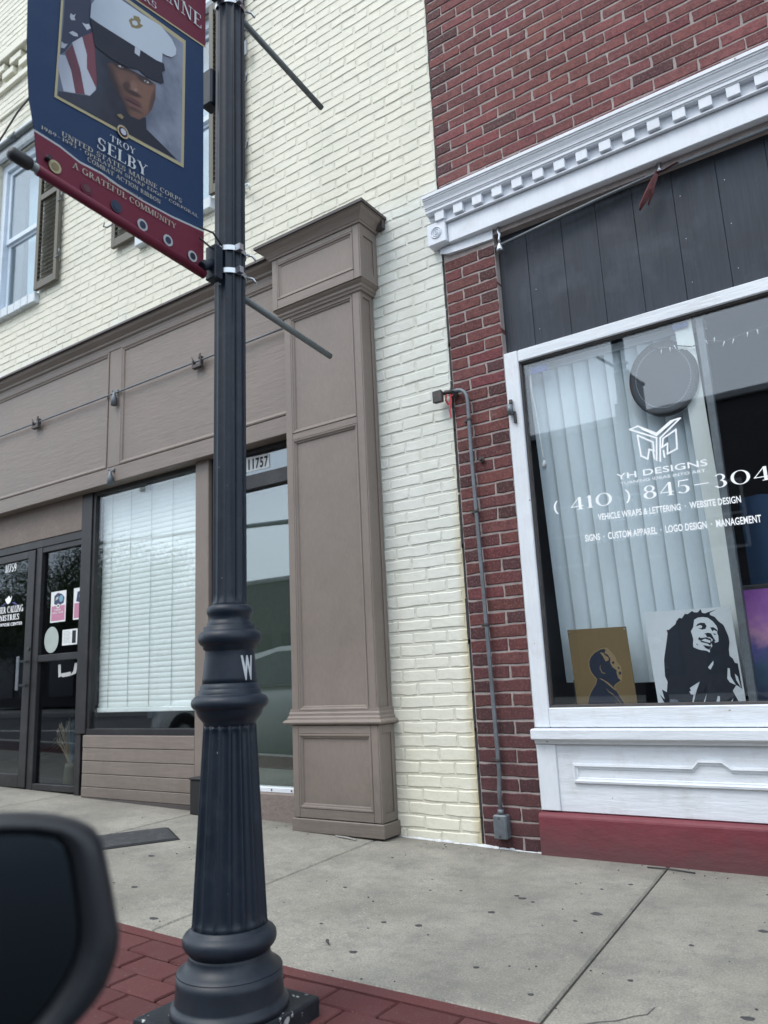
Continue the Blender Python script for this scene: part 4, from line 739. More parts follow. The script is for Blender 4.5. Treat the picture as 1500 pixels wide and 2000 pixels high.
# fascia
FY = -.06
fb = box('fascia', 'brown_h', cream_b, -9, -3.04, FY, .05, 2.385, 3.52, .003)
box('stile', 'brown', fb, -4.925, -4.782, FY - .010, FY - .0005, 2.508, 3.462, .003)
box('bottom_rail', 'brown_h', fb, -9, -3.045, FY - .012, FY - .0005, 2.383, 2.505, .004)
box('top_rail', 'brown_h', fb, -9, -3.045, FY - .011, FY - .0005, 3.464, 3.52, .003)
for x0, x1 in ((-4.779, -3.06), (-8.9, -4.928)):
    m = MB(); m.framerings(x0, x1, 2.507, 3.462, [(0, FY - .0004), (0, FY - .015), (.010, FY - .018), (.022, FY - .010), (.030, FY - .008), (.034, FY - .0006)], False); m.build('panel_moulding', 'brown', fb)
m = MB().prism_x([(FY, 3.50), (FY - .012, 3.50), (FY - .014, 3.515), (FY - .03, 3.525), (FY - .034, 3.540), (FY - .05, 3.552), (FY - .068, 3.566), (FY - .078, 3.585), (FY - .078, 3.600), (FY, 3.600)], -9, -3.135); m.build('crown_moulding', 'brown_h', fb)
MB().prism_x([(.0, 3.602), (FY - .092, 3.602), (FY - .096, 3.592), (FY - .100, 3.592), (FY - .098, 3.610), (.0, 3.645)], -9, -3.12).build('capping', 'brown_dark', fb)
# pilaster
pil = box('pilaster', 'brown', cream_b, -3.040, -2.440, -.120, .05, .60, 3.16, .003)
PX0, PX1 = -3.040, -2.440
def panel(x0, x1, z0, z1, y, par_, mat='brown'):
    m = MB(); m.framerings(x0, x1, z0, z1, [(0, y - .0003), (.000, y - .004), (.006, y - .006), (.014, y + .004), (.020, y + .005), (.026, y + .003)], False); m.build('panel_moulding', mat, par_)
def raised(x0, x1, z0, z1, y, t_=.014):   # proud stiles and rails round a sunk panel
    m = MB(); R = [[(x0, y, z0), (x1, y, z0), (x1, y, z1), (x0, y, z1)], [(x0, y - t_, z0), (x1, y - t_, z0), (x1, y - t_, z1), (x0, y - t_, z1)]]
    return R
def stiles(parent, x0, x1, z0, z1, y, wx, wz0, wz1, t_=.014, mid=None):
    for a, b, c, d, mt in ((x0, x0 + wx, z0, z1, 'brown'), (x1 - wx, x1, z0, z1, 'brown'), (x0 + wx, x1 - wx, z0, z0 + wz0, 'brown_h'), (x0 + wx, x1 - wx, z1 - wz1, z1, 'brown_h')) + (((x0 + wx, x1 - wx, mid[0], mid[1], 'brown_h'),) if mid else ()):
        box('rail' if mt == 'brown_h' else 'stile', mt, parent, a + .0006, b - .0006, y - t_, y - .0004, c + .0006, d - .0006, .002)
    zs = [(z0 + wz0, z1 - wz1)] if not mid else [(z0 + wz0, mid[0]), (mid[1], z1 - wz1)]
    for a, b in zs:
        m = MB(); m.framerings(x0 + wx, x1 - wx, a, b, [(.0006, y - t_ + .001), (.004, y - t_ - .003), (.011, y - t_ - .002), (.016, y - t_ + .005), (.022, y - t_ + .006), (.027, y - .0005)], False); m.build('panel_moulding', 'brown', parent)
stiles(pil, PX0, PX1, .632, 3.140, -.120, .052, .045, .030, mid=(2.298, 2.340))
def sidestiles(parent, x, y0, y1, z0, z1, wy, wz, t_=.010):
    for a, b, c, d in ((y0, y0 + wy, z0, z1), (y1 - wy, y1, z0, z1), (y0 + wy, y1 - wy, z0, z0 + wz), (y0 + wy, y1 - wy, z1 - wz, z1)):
        box('side_stile', 'brown', parent, x + .0004, x + t_, a + .0005, b - .0005, c + .0005, d - .0005, .0015)
sidestiles(pil, PX1, -.1335, -.002, .632, 3.140, .030, .05, .008)
pl = box('plinth', 'brown', pil, -3.032, -2.432, -.132, .05, .100, .598, .003)
stiles(pl, -3.032, -2.432, .103, .597, -.132, .046, .050, .046)
sidestiles(pl, -2.432, -.1455, -.002, .103, .597, .030, .045, .008)
box('base_block', 'brown_h', pil, -3.040, -2.412, -.155, .05, gz(-2.7) - .0 + .004, .0995, .004)
prof = [(-.0, .598), (-.150, .598), (-.164, .602), (-.170, .611), (-.168, .621), (-.160, .628), (-.152, .630), (-.150, .640), (-.143, .650), (-.142, .664), (-.136, .672), (-.1355, .690), (-.0, .690)]
def mould_wrap(name, parent, steps, mat, x0, x1, capz=True):   # moulding that returns round the right side: steps (out, z)
    R = [[(x0 - o, .02, z), (x0 - o, -.120 - o, z), (x1 + o, -.120 - o, z), (x1 + o, .02, z)] for o, z in steps]
    return MB().rings(R, True, True, close=True).build(name, mat, parent)
mould_wrap('base_moulding', pil, [(.014, .5985), (.034, .6015), (.043, .607), (.046, .614), (.043, .621), (.034, .627), (.028, .629), (.027, .640), (.020, .648), (.020, .662), (.0155, .670), (.0145, .688)], 'brown_h', PX0, PX1)
mould_wrap('neck_moulding', pil, [(.0145, 3.120), (.022, 3.122), (.026, 3.134), (.034, 3.142), (.036, 3.156), (.048, 3.166), (.056, 3.1755)], 'brown_h', PX0, PX1)
capx0, capx1 = -3.092, -2.392
cp = box('capital', 'brown', pil, capx0, capx1, -.172, .05, 3.176, 3.560, .003)
stiles(cp, capx0, capx1, 3.178, 3.530, -.172, .045, .062, .036, .010)
sidestiles(cp, capx1, -.181, -.002, 3.178, 3.530, .040, .065, .008)
R = [[(capx0 - o, .02, z), (capx0 - o, -.172 - o, z), (capx1 + o, -.172 - o, z), (capx1 + o, .02, z)] for o, z in ((.011, 3.530), (.018, 3.531), (.022, 3.543), (.026, 3.545), (.032, 3.556), (.044, 3.572), (.060, 3.588), (.070, 3.600), (.076, 3.601), (.078, 3.612))]
MB().rings(R).build('crown_moulding', 'brown_h', cp)
R = [[(capx0 - o, .02, z), (capx0 - o, -.172 - o, z), (capx1 + o, -.172 - o, z), (capx1 + o, .02, z)] for o, z in ((.080, 3.607), (.088, 3.607), (.088, 3.626), (.040, 3.650))]
MB().rings(R).build('capping', 'brown_dark', cp)
# dark lookout block behind the capital return
box('lookout', 'brown_dark', cp, capx1 + .001, capx1 + .078, -.030, .03, 3.545, 3.606, .003)
# glazed entrance and side light
BR = 'bronze'
tp = box('transom_panel', 'stucco', cream_b, -9, -5.355, .020, .09, 2.098, 2.384, .003)
en = MB()
en.box(-9, -5.35, .028, .11, 2.032, 2.097); en.box(-5.35, -5.222, .018, .11, .53, 2.384)
en.box(-5.35, -5.29, .030, .10, gz(-5.3), .5295)
en.box(-5.985, -5.905, .032, .10, gz(-6) + .0, 2.0315); en.box(-5.9045, -5.3505, .034, .098, 1.088, 1.142); en.box(-5.9045, -5.3505, .034, .098, gz(-5.6) + .01, .150); en.box(-5.9045, -5.3505, .036, .096, 1.985, 2.0315); en.box(-5.364, -5.3505, .0355, .0965, .151, 1.087); en.box(-5.364, -5.3505, .0355, .0965, 1.143, 1.984)
eo = en.build('entrance_frame', BR, cream_b, .003)
box('pane', 'glass_dark', eo, -5.904, -5.364, .062, .067, 1.142, 1.984, 0); box('pane', 'glass_dark', eo, -5.904, -5.364, .062, .067, .150, 1.088, 0)
d = MB(); d.box(-6.09, -5.990, .022, .066, .115, 2.022); d.box(-7.00, -6.93, .022, .066, .115, 2.022); d.box(-6.9295, -6.0905, .023, .065, 1.960, 2.022); d.box(-6.9295, -6.0905, .023, .065, .115, .215)
do = d.build('entrance_door', BR, cream_b, .003)
box('pane', 'glass_dark', do, -6.9285, -6.091, .042, .047, .215, 1.96, 0)
hd = MB().box(-6.075, -6.035, -.050, -.040, .87, 1.14).box(-6.07, -6.045, -.0405, .023, .90, .92).box(-6.07, -6.045, -.0405, .023, 1.09, 1.11); hd.build('door_handle', 'galv', do, .003)
MB().tube([(-6.02, .022, 1.20), (-6.02, .012, 1.20)], .014, 12).build('lock', 'darkmetal', do)
DG = .0415
for P_, x0, x1, z0, z1, mt in ((serif('11759', .2, .07), -6.470, -6.300, 1.880, 1.950, 'decal'), (serif('HIGHER CALLING', .2, .07), -6.64, -6.158, 1.527, 1.585, 'decal'), (serif('MINISTRIES', .2, .07), -6.60, -6.215, 1.462, 1.512, 'decal'), (sans('MULTIPURPOSE CENTER', .02), -6.66, -6.165, 1.415, 1.442, 'decal')):
    lettering('lettering', P_, on_wall(x0, z0, DG, -.01), x1 - x0, z1 - z0, mt, do)
dv = [[(-6.45, 1.645), (-6.42, 1.655), (-6.395, 1.672), (-6.38, 1.668), (-6.372, 1.652), (-6.36, 1.648), (-6.352, 1.665), (-6.345, 1.668), (-6.352, 1.640), (-6.37, 1.612), (-6.40, 1.602), (-6.425, 1.612), (-6.435, 1.628)]]
polys_mesh('emblem', dv, lambda u, v, d: (u, DG - d, v), 'decal', do, .0006)
for s_ in ([(-6.52, 1.585), (-6.455, 1.615), (-6.43, 1.612), (-6.49, 1.588)], [(-6.35, 1.612), (-6.30, 1.612), (-6.245, 1.582), (-6.28, 1.585)]): polys_mesh('emblem', [s_], lambda u, v, d: (u, DG - d, v), 'navyink', do, .0004)
# display window with boarded stall riser
dw = MB(); dw.box(-5.2215, -4.006, .025, .10, .525, .565); dw.box(-5.2215, -5.190, .030, .098, .5655, 2.3835); dw.box(-4.03, -4.006, .030, .098, .5655, 2.3835); dw.box(-5.1895, -4.0305, .031, .097, 2.35, 2.3835)
dwo = dw.build('display_window', BR, cream_b, .002)
box('pane', 'glass', dwo, -5.19, -4.03, .050, .056, .565, 2.35, 0)
z = gz(-4.6) + .01; b0 = None
riser = box('stall_riser', 'brown_dark', cream_b, -5.215, -4.004, .012, .10, .04, .5245, 0)
for k in range(5):
    z0 = .072 + k * .0905 + (.018 if k == 0 else 0); z1 = .072 + (k + 1) * .0905 - .0035
    box('clapboard', 'brown_h', riser, -5.213, -4.006, -.004 + rnd.uniform(-.002, .002), .0115, z0, z1, .003)
box('skirting', 'brown_dark', riser, -5.215, -4.0, -.002, .0115, gz(-4) - .01, .088, .003)
box('post', 'brown', cream_b, -4.003, -3.872, -.008, .10, gz(-3.9) - .02, 2.384, .004)
# glazed door 11757
sd_ = MB(); sd_.box(-3.871, -3.835, .022, .11, .192, 2.384); sd_.box(-3.8345, -3.042, .024, .10, 2.108, 2.205); sd_.box(-3.8345, -3.042, .026, .10, 2.355, 2.384)
so = sd_.build('side_door_frame', BR, cream_b, .003)
box('pane', 'glass_side', so, -3.834, -3.042, .060, .065, .222, 2.108, 0); box('pane', 'glass_up', so, -3.834, -3.042, .050, .055, 2.205, 2.355, 0)
box('added_backing', 'backing', so, -3.834, -3.042, .13, .14, .20, 2.108, 0)  # added panel, lifts the glass tone in place of reflections and interior light
box('threshold', 'white', so, -3.834, -3.042, .030, .10, .194, .2215, .002)
box('step', 'stucco', cream_b, -3.871, -3.042, -.005, .12, -.02, .193, .006)
for k, xx in enumerate((-3.5, -3.36, -3.2)): MB().tube([(xx, .0295, .208), (xx, .026, .208)], .005, 8).build('screw_head', 'darkmetal', so)
# rooms behind
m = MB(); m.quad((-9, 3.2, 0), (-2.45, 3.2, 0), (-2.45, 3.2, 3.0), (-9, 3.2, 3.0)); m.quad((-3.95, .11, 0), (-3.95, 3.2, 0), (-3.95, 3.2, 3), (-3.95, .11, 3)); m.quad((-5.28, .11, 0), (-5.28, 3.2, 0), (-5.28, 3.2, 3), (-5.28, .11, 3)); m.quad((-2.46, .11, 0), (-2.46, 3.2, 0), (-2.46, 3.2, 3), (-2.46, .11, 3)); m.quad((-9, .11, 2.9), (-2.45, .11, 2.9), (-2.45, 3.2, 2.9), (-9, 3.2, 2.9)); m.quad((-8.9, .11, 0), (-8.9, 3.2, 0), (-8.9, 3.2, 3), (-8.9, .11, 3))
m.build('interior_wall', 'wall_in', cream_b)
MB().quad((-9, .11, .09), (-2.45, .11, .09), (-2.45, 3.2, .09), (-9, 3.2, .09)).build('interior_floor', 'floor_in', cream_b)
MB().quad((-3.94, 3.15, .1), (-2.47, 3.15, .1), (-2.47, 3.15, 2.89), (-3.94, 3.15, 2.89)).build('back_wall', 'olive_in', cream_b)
box('wall', 'oppwall', cream_b, -9, -1.94, .6, 9, 3.7, 8.8, 0)
# ================================================================== LAMP POST
LX, LY = -1.588, -2.048
lp = thing('lamp_post', (LX, LY, 0), 'black fluted cast iron lamp post on square chipped plinth by the kerb', 'lamp post')
lp_rot = Matrix.Rotation(.0052, 4, Vector((-.567, .822, 0)))
def lpart(name, mb, mat, parent=None, **k):
    """post parts are modelled at the origin so that the whole post can lean a little"""
    o = mb.build(name, mat, None, **k); o.parent = parent or lp; return o
G0 = gz(LX)
lpart('plinth', MB().box(-.168, .160, -.170, .166, G0 - .02, .050), 'plinth', bev=.008, seg=2)
lpart('base', MB().lathe([(.150, .0505), (.150, .062), (.145, .070), (.1385, .074), (.1375, .080), (.1350, .120), (.1346, .1415)], n=64), 'pole')
lpart('flare', MB().lathe([(.1346, .1417), (.1330, .1440), (.124, .1500), (.114, .1570), (.1075, .1660), (.1040, .1760), (.1035, .1860)], n=64), 'pole')
lpart('ring', MB().lathe([(.1035, .184), (.108, .190), (.115, .197), (.1195, .205), (.1205, .214), (.119, .223), (.114, .230), (.106, .235), (.100, .240), (.098, .246)], n=64), 'pole')
pr = []
for k in range(41):
    t_ = k / 40; z = .243 + t_ * .503; r = .0965 + (.0715 - .0965) * (z - .251) / (.743 - .251)
    e = min((z - .243) / .030, (.746 - z) / .022); d_ = .0105 * math.sqrt(max(0, 1 - (1 - min(1, e)) ** 2)) if e > 0 else 0
    pr.append((r, z, d_))
lpart('fluted_pedestal', MB().lathe(pr, n=192, flute=16), 'pole')
lpart('collar', MB().lathe([(.0712, .744), (.0716, .752), (.078, .760), (.086, .770), (.0900, .780), (.0915, .783), (.0915, .787), (.098, .790), (.1035, .797), (.105, .805), (.1035, .813), (.098, .820), (.090, .824), (.0862, .826), (.0856, .828), (.0856, .838), (.0812, .840), (.0806, .842), (.0806, .851), (.0768, .853), (.0757, .856)], n=64), 'pole')
bell = lpart('bell', MB().lathe([(.0757, .855), (.0745, .87), (.0715, .90), (.0690, .925), (.0672, .942), (.068, .946), (.0735, .949), (.0738, .957), (.080, .961), (.0855, .968), (.088, .978), (.0865, .988), (.081, .996), (.0745, .999), (.0727, 1.000), (.0727, 1.010), (.0640, 1.012), (.0634, 1.014), (.0634, 1.022), (.0580, 1.025), (.0576, 1.030), (.0578, 1.036), (.0605, 1.042), (.0638, 1.048), (.0645, 1.055), (.063, 1.063), (.058, 1.068), (.052, 1.071)], n=64), 'pole')
pr = [(.0496, 1.068), (.0490, 1.075), (.0486, 1.082, .003), (.0486, 1.10, .0058)] + [(.0486 - .0010 * q / 12, 1.10 + q * .25, .0058) for q in range(1, 13)]
lpart('fluted_shaft', MB().lathe(pr, n=144, flute=12), 'pole')
lpart('finial_collar', MB().lathe([(.048, 4.08), (.07, 4.10), (.075, 4.14), (.06, 4.17), (.09, 4.22), (.12, 4.26), (.12, 4.28)], n=32), 'pole')
lpart('lantern', MB().lathe([(.115, 4.281), (.16, 4.42), (.18, 4.60), (.16, 4.72)], n=32), 'vblind')
lpart('lantern_cap', MB().lathe([(.19, 4.721), (.17, 4.78), (.09, 4.86), (.03, 4.90), (.02, 4.98), (.0, 5.02)], n=32), 'pole')
# letter W wrapped on the bell
tocam = Vector((-LX, CAM.y - LY, 0)).normalized(); rt = Vector((.823, .567, 0))
a0 = math.atan2(tocam.y, tocam.x)
def on_bell(u, v, d):
    z = .8625 + v; r = .0757 - (z - .855) * .1 + .0007 + d; a = a0 + math.radians(24) + u / .0715
    return (r * math.cos(a), r * math.sin(a), z)
o = lettering('letter', sans('W', .045), on_bell, .041, .066, 'print_text', None); o.parent = bell
# steel straps, brackets and the arms
def strap(z):
    m = MB(); R = []
    for zz, rr in ((z - .008, .0485), (z - .008, .0502), (z + .008, .0502), (z + .008, .0485)): R.append([(rr * math.cos(2 * PI * k / 48), rr * math.sin(2 * PI * k / 48), zz) for k in range(48)])
    m.rings(R, False, False); s_ = lpart('strap', m, 'steel')
    q = MB(); c, s2 = tocam.x, tocam.y
    for off in (.045,):
        p = tocam * .043 + rt * off * .6; q.box(p.x - .008, p.x + .012, p.y - .008, p.y + .008, z - .010, z + .010)
    lpart('buckle', q, 'steel', s_)
    q = MB(); p = rt * .052; q.tube([(p.x, p.y, z), (p.x + .015, p.y + .012, z - .006), (p.x + .022, p.y + .02, z - .022)], .004, 6)
    lpart('strap_tail', q, 'steel', s_)
for z in (2.158, 2.082, 3.06, 3.13): strap(z)
def bracket(sy, z):
    m = MB(); m.box(-.022, .022, sy * .050 if sy > 0 else -.082, .082 if sy > 0 else -.050, z - .055, z + .055); m.tube([(0, sy * .07, z), (0, sy * .115, z - .03)], .015, 14)
    lpart('bracket', m, 'pole', bev=.003)
for sy, z in ((-1, 2.100), (-1, 3.12)): bracket(sy, z)
def arm(y0, z0, y1, z1, mat, cap):
    m = MB(); m.tube([(-.011, y0 - .006, z0), (-.011, y1 - .006, z1)], .0108, 14); a_ = lpart('banner_arm', m, mat)
    if cap: lpart('end_cap', MB().lathe([(0, 0), (.012, .002), (.0165, .008), (.0165, .05), (.0150, .056), (.0125, .058)], n=20), 'rubber', a_); cpo = a_.children[0]; dv_ = Vector((0, y1 - y0, z1 - z0)).normalized(); cpo.rotation_euler = (-dv_).to_track_quat('Z', 'Y').to_euler(); cpo.location = (-.011, y1 - .006 + dv_.y * .012, z1 + dv_.z * .012)
arm(-.10, 2.056, -.690, 2.107, 'rod', True)
arm(-.10, 3.125, -.672, 3.165, 'rod', True)
arm(.040, 2.048, .514, 1.995, 'rod', False)
arm(.040, 3.090, .504, 3.024, 'rod', False)
lpart('outlet_box', MB().box(-.078, -.03, -.055, -.01, 2.69, 2.825), 'pole', bev=.006)
m = MB(); m.tube([(.01, -.035, 2.16), (.02, -.09, 2.185), (.005, -.13, 2.19)], .003, 6); m.tube([(.01, -.035, 2.15), (.01, -.09, 2.14), (.005, -.13, 2.155)], .003, 6); lpart('cable_tie', m, 'rubber')
lp.rotation_euler = lp_rot.to_euler()

# ================================================================== BANNER
BX = -1.59
bn = thing('street_banner', (BX, -2.42, 2.1), 'navy and dark red street banner with framed portrait hung from the lamp post', 'banner')
def fnb(u, v, d):
    return (BX + d + .010 * math.sin((v - 2.05) * 3.1) * (-(u + 2.14)) , u, v)
allp = {}
def banner_poly(name, col, poly, depth):
    # subdivide long edges so that the print follows the cloth
    P_ = []
    for a, b in zip(poly, poly[1:] + poly[:1]):
        n = max(1, int(math.hypot(b[0] - a[0], b[1] - a[1]) / .06)); P_ += [(a[0] + (b[0] - a[0]) * k / n, a[1] + (b[1] - a[1]) * k / n) for k in range(n)]
    return polys_mesh(name, [P_], fnb, col, bn, depth)
def poly_area(p): return abs(sum(a[0] * b[1] - b[0] * a[1] for a, b in zip(p, p[1:] + p[:1]))) / 2
def tone(name, ca, cb, y0, y1, z0=None, nz_=.25, sc=14):
    """photographic print: tone drifting across the picture with soft mottling"""
    t_ = NT(name); sp = t_.add('ShaderNodeSeparateXYZ'); t_.link(t_.pos(), sp.inputs[0]); mr = t_.add('ShaderNodeMapRange'); mr.interpolation_type = 'SMOOTHSTEP'; mr.inputs[1].default_value = y0; mr.inputs[2].default_value = y1
    v = sp.outputs[1] if z0 is None else t_.math('ADD', sp.outputs[1], t_.math('MULTIPLY', sp.outputs[2], z0))
    t_.link(t_.math('ADD', v, t_.math('MULTIPLY', t_.math('SUBTRACT', t_.noise(sc, 4), .5), (y1 - y0) * nz_ * 4)), mr.inputs[0])
    t_.link(t_.mix(mr.outputs[0], ca, cb), t_.b.inputs['Base Color']); t_.b.inputs['Roughness'].default_value = .55; t_.b.inputs['Specular IOR Level'].default_value = .3; return t_.m
def face_print():
    """printed face: soft tonal patches blended one over the other"""
    t_ = NT('printed_face'); sp = t_.add('ShaderNodeSeparateXYZ'); t_.link(t_.pos(), sp.inputs[0]); c = (.105, .054, .043)
    c = t_.mix(t_.noise(40, 3), (.095, .049, .040), (.115, .060, .047))
    for cy_, cz_, a, b, d_, e, col, soft, st_ in FACE:
        u = t_.math('SUBTRACT', sp.outputs[1], cy_); v = t_.math('SUBTRACT', sp.outputs[2], cz_)
        p_ = t_.math('ADD', t_.math('MULTIPLY', u, a), t_.math('MULTIPLY', v, b)); q_ = t_.math('ADD', t_.math('MULTIPLY', u, d_), t_.math('MULTIPLY', v, e))
        r_ = t_.math('SQRT', t_.math('ADD', t_.math('MULTIPLY', p_, p_), t_.math('MULTIPLY', q_, q_)))
        mr = t_.add('ShaderNodeMapRange'); mr.interpolation_type = 'SMOOTHSTEP'; mr.inputs[1].default_value = 1 + soft * .5; mr.inputs[2].default_value = 1 - soft * .7; mr.inputs[3].default_value = 0; mr.inputs[4].default_value = st_
        t_.link(r_, mr.inputs[0]); c = t_.mix(mr.outputs[0], c, col)
    t_.link(c, t_.b.inputs['Base Color']); t_.b.inputs['Roughness'].default_value = .55; t_.b.inputs['Specular IOR Level'].default_value = .3; return t_.m
M['print_skin'] = face_print()
M['print_skinl'] = tone('print_skin_light', (.095, .050, .042), (.160, .082, .063), -2.50, -2.36)
M['print_skind'] = tone('print_skin_shadow', (.030, .020, .025), (.075, .040, .036), -2.52, -2.34)
M['print_photobg'] = tone('print_backdrop', (.10, .12, .17), (.23, .26, .33), -2.40, -2.20, None, .5, 9)
M['print_capwhite'] = tone('print_cap', (.30, .36, .44), (.47, .53, .60), -2.60, -2.42, None, .15)
M['print_uniform'] = tone('print_coat', (.030, .036, .055), (.014, .018, .032), -2.62, -2.40, None, .5)
M['print_hair'] = tone('print_shadow', (.050, .060, .090), (.014, .020, .036), -2.60, -2.47, None, .3)
M['print_stripew'] = tone('print_white_stripe', (.30, .33, .40), (.44, .47, .54), -2.64, -2.56, None, .3)
M['print_striper'] = tone('print_red_stripe', (.09, .032, .05), (.16, .05, .07), -2.62, -2.54, None, .3)
cl = MB()
outline = [(-2.140, 2.052), (-2.142, 3.135), (-2.735, 3.175), (-2.732, 2.70), (-2.7215, 2.41), (-2.7085, 2.28), (-2.690, 2.205), (-2.678, 2.122)]
def sub(P_):
    o = []
    for a, b in zip(P_, P_[1:] + P_[:1]):
        n = max(1, int(math.hypot(b[0] - a[0], b[1] - a[1]) / .05)); o += [(a[0] + (b[0] - a[0]) * k / n, a[1] + (b[1] - a[1]) * k / n) for k in range(n)]
    return o
so_ = sub(outline)
cloth = polys_mesh('cloth', [so_], fnb, 'print_blue', bn, -.0012)
polys_mesh('back_cloth', [so_], fnb, 'print_blue', bn, -.0026)
NAMES = dict(blue='ground', red='band', line='stripe', gold='border', photobg='portrait', skin='portrait', hair='portrait')
for i, (c, p) in enumerate(BAN):
    if c in ('blue', 'skind', 'skinl', 'lips') or (c == 'stripew' and len(p) == 3): continue
    banner_poly({'red': 'band', 'line': 'stripe', 'gold': 'border'}.get(c, 'portrait'), 'print_' + c, p, .0003 + i * .00009)
for i, (y, z, c1, c2) in enumerate(CIRC):
    z += .004 if i < 6 else 0
    if i < 6: c1, c2 = {'stripew': 'line', 'skyb': 'canton'}.get(c1, c1), {'skyb': 'canton', 'stripew': 'line'}.get(c2, c2)
    rr = .017 if i < 6 else (.019 if i == 6 else .0145)
    polys_mesh('emblem', [ell(y, z, rr, rr)], fnb, 'print_' + c1, bn, .0042 + i * .00016); polys_mesh('emblem', [ell(y, z, rr * .62, rr * .62)], fnb, 'print_' + c2, bn, .0056 + i * .00016)
def btext(P_, y0, z0, y1, z1, h_, mat='print_text'):
    xs_ = [p[0] for q in P_ for p in q]; x0, x1 = min(xs_), max(xs_); Q = [[((a - x0) / (x1 - x0), b) for a, b in q] for q in P_]
    polys_mesh('lettering', [[(y0 + (y1 - y0) * a, z0 + (z1 - z0) * a + h_ * b) for a, b in q] for q in Q], fnb, mat, bn, .0042, .00001)
btext(serif('TROY', .15), -2.4794, 2.302, -2.397, 2.306, .0185)
btext(serif('SELBY', .17), -2.5170, 2.256, -2.354, 2.261, .035)
btext(serif('UNITED STATES MARINE CORPS', .16, .07), -2.620, 2.2285, -2.2313, 2.2437, .0140, 'print_text2')
btext(serif('1989-1993 * OPERATION SHARP EDGE * CORPORAL', .16, .08), -2.6755, 2.2145, -2.1681, 2.2280, .0095, 'print_text2')
btext(serif('COMBAT ACTION RIBBON', .16, .08), -2.5446, 2.2015, -2.3075, 2.2003, .0125, 'print_text2')
btext(serif('PROUDLY HONORED BY', .16, .1), -2.480, 2.1785, -2.369, 2.1775, .007, 'print_text2')
btext(serif('A GRATEFUL COMMUNITY', .16, .07), -2.5859, 2.159, -2.2502, 2.149, .0165, 'print_text2')
btext(serif('ANNE', .15), -2.335, 2.902, -2.156, 2.909, .049)
btext(serif('RS', .15), -2.380, 2.836, -2.334, 2.840, .022)
MB().tube([(BX + .001, -2.139, 2.0550), (BX + .001, -2.676, 2.1014)], .0132, 16).build('hem_sleeve', 'print_red', bn)
for y, z in ((-2.655, 2.142), (-2.152, 2.085)):
    MB().tube([(BX + .002, y, z), (BX + .018, y, z)], .006, 12).build('eyelet', 'rubber', bn)

# ================================================================== THINGS ON THE RED BUILDING
t = thing('conduit', (-1.80, -.02, .06), 'grey conduit pipe running up the narrow brick pier beside the shop window', 'conduit')
pth = [(-1.905, -.030, 2.374), (-1.880, -.030, 2.374), (-1.855, -.030, 2.368), (-1.835, -.030, 2.352), (-1.823, -.030, 2.328), (-1.819, -.030, 2.29), (-1.821, -.028, 2.0), (-1.817, -.028, 1.68), (-1.806, -.028, 1.08), (-1.796, -.028, .43), (-1.795, -.028, .36), (-1.803, -.028, .28), (-1.803, -.028, .165)]
MB().tube(pth, .0105, 12).build('pipe', 'galv', t)
for x, z in ((-1.820, 2.191), (-1.816, 1.681), (-1.805, 1.084), (-1.796, .42)):
    c = MB().tube([(x, -.028, z - .009), (x, -.028, z + .009)], .0135, 12); c.box(x - .035, x - .008, -.020, -.001, z - .008, z + .008); c.build('clamp', 'darkmetal', t, .002)
MB().tube([(-1.803, -.028, .166), (-1.803, -.028, .19)], .015, 12).build('coupling', 'galv', t)
t = thing('junction_box', (-1.803, -.03, .055), 'small grey metal junction box low on the brick pier at the foot of the conduit', 'box')
box('body', 'galv', t, -1.838, -1.768, -.050, .002, .055, .166, .006)
box('cover', 'galv', t, -1.835, -1.771, -.0545, -.0503, .058, .163, .003)
for x, z in ((-1.803, .070), (-1.803, .152)): MB().tube([(x, -.0546, z), (x, -.058, z)], .004, 8).build('screw_head', 'darkmetal', t)
t = thing('flood_light', (-1.96, -.03, 2.37), 'small dark security flood light at the top end of the conduit', 'light')
q = MB(); q.rings([[(-1.985 + .03 * a * s_, -.075 + b * .01 - k * .03, 2.352 + c_ * .035 * s_) for a, c_, b in ((-1, -1, 0), (1, -1, 0), (1, 1, 0), (-1, 1, 0))] for k, s_ in ((0, 1.0), (-1.0, .9), (-1.6, .5))]); q.build('lamp_head', 'darkmetal', t, .004)
MB().tube([(-1.975, -.03, 2.372), (-1.95, -.03, 2.378), (-1.905, -.03, 2.374)], [.008, .014, .012], 10).build('swivel', 'darkmetal', t)
MB().tube([(-1.90, -.031, 2.356), (-1.905, -.006, 2.374)], .020, 12).build('back_plate', 'darkmetal', t)
t = thing('wiring_tape', (-1.92, -.03, 2.30), 'strands of red tape dangling from the flood light joint', 'tape')
for k, pth in enumerate(([(-1.945, -.036, 2.365), (-1.95, -.036, 2.33), (-1.935, -.034, 2.30), (-1.922, -.030, 2.335)], [(-1.922, -.036, 2.36), (-1.918, -.036, 2.31), (-1.932, -.030, 2.27), (-1.928, -.028, 2.225)], [(-1.925, -.036, 2.36), (-1.915, -.034, 2.345), (-1.905, -.03, 2.36)])):
    R = [[(a - .006, b, c), (a + .006, b - .002, c)] for a, b, c in pth]; MB().rings([[(a - .006, b, c), (a + .006, b - .002, c), (a + .006, b - .0005, c), (a - .006, b + .0015, c)] for a, b, c in pth]).build('strand', 'tape_red', t)
t = thing('wall_bolt', (-1.77, -.01, 1.955), 'small rusty bolt stub on the brick pier right of the conduit', 'bolt')
MB().tube([(-1.77, .004, 1.958), (-1.77, -.035, 1.958)], .008, 10).build('shank', 'darkmetal', t); MB().tube([(-1.77, -.010, 1.958), (-1.77, -.017, 1.958)], .016, 10).build('washer', 'darkmetal', t)
t = thing('window_latch', (-1.575, -.02, 2.19), 'weathered metal latch hanging on the white window frame', 'latch')
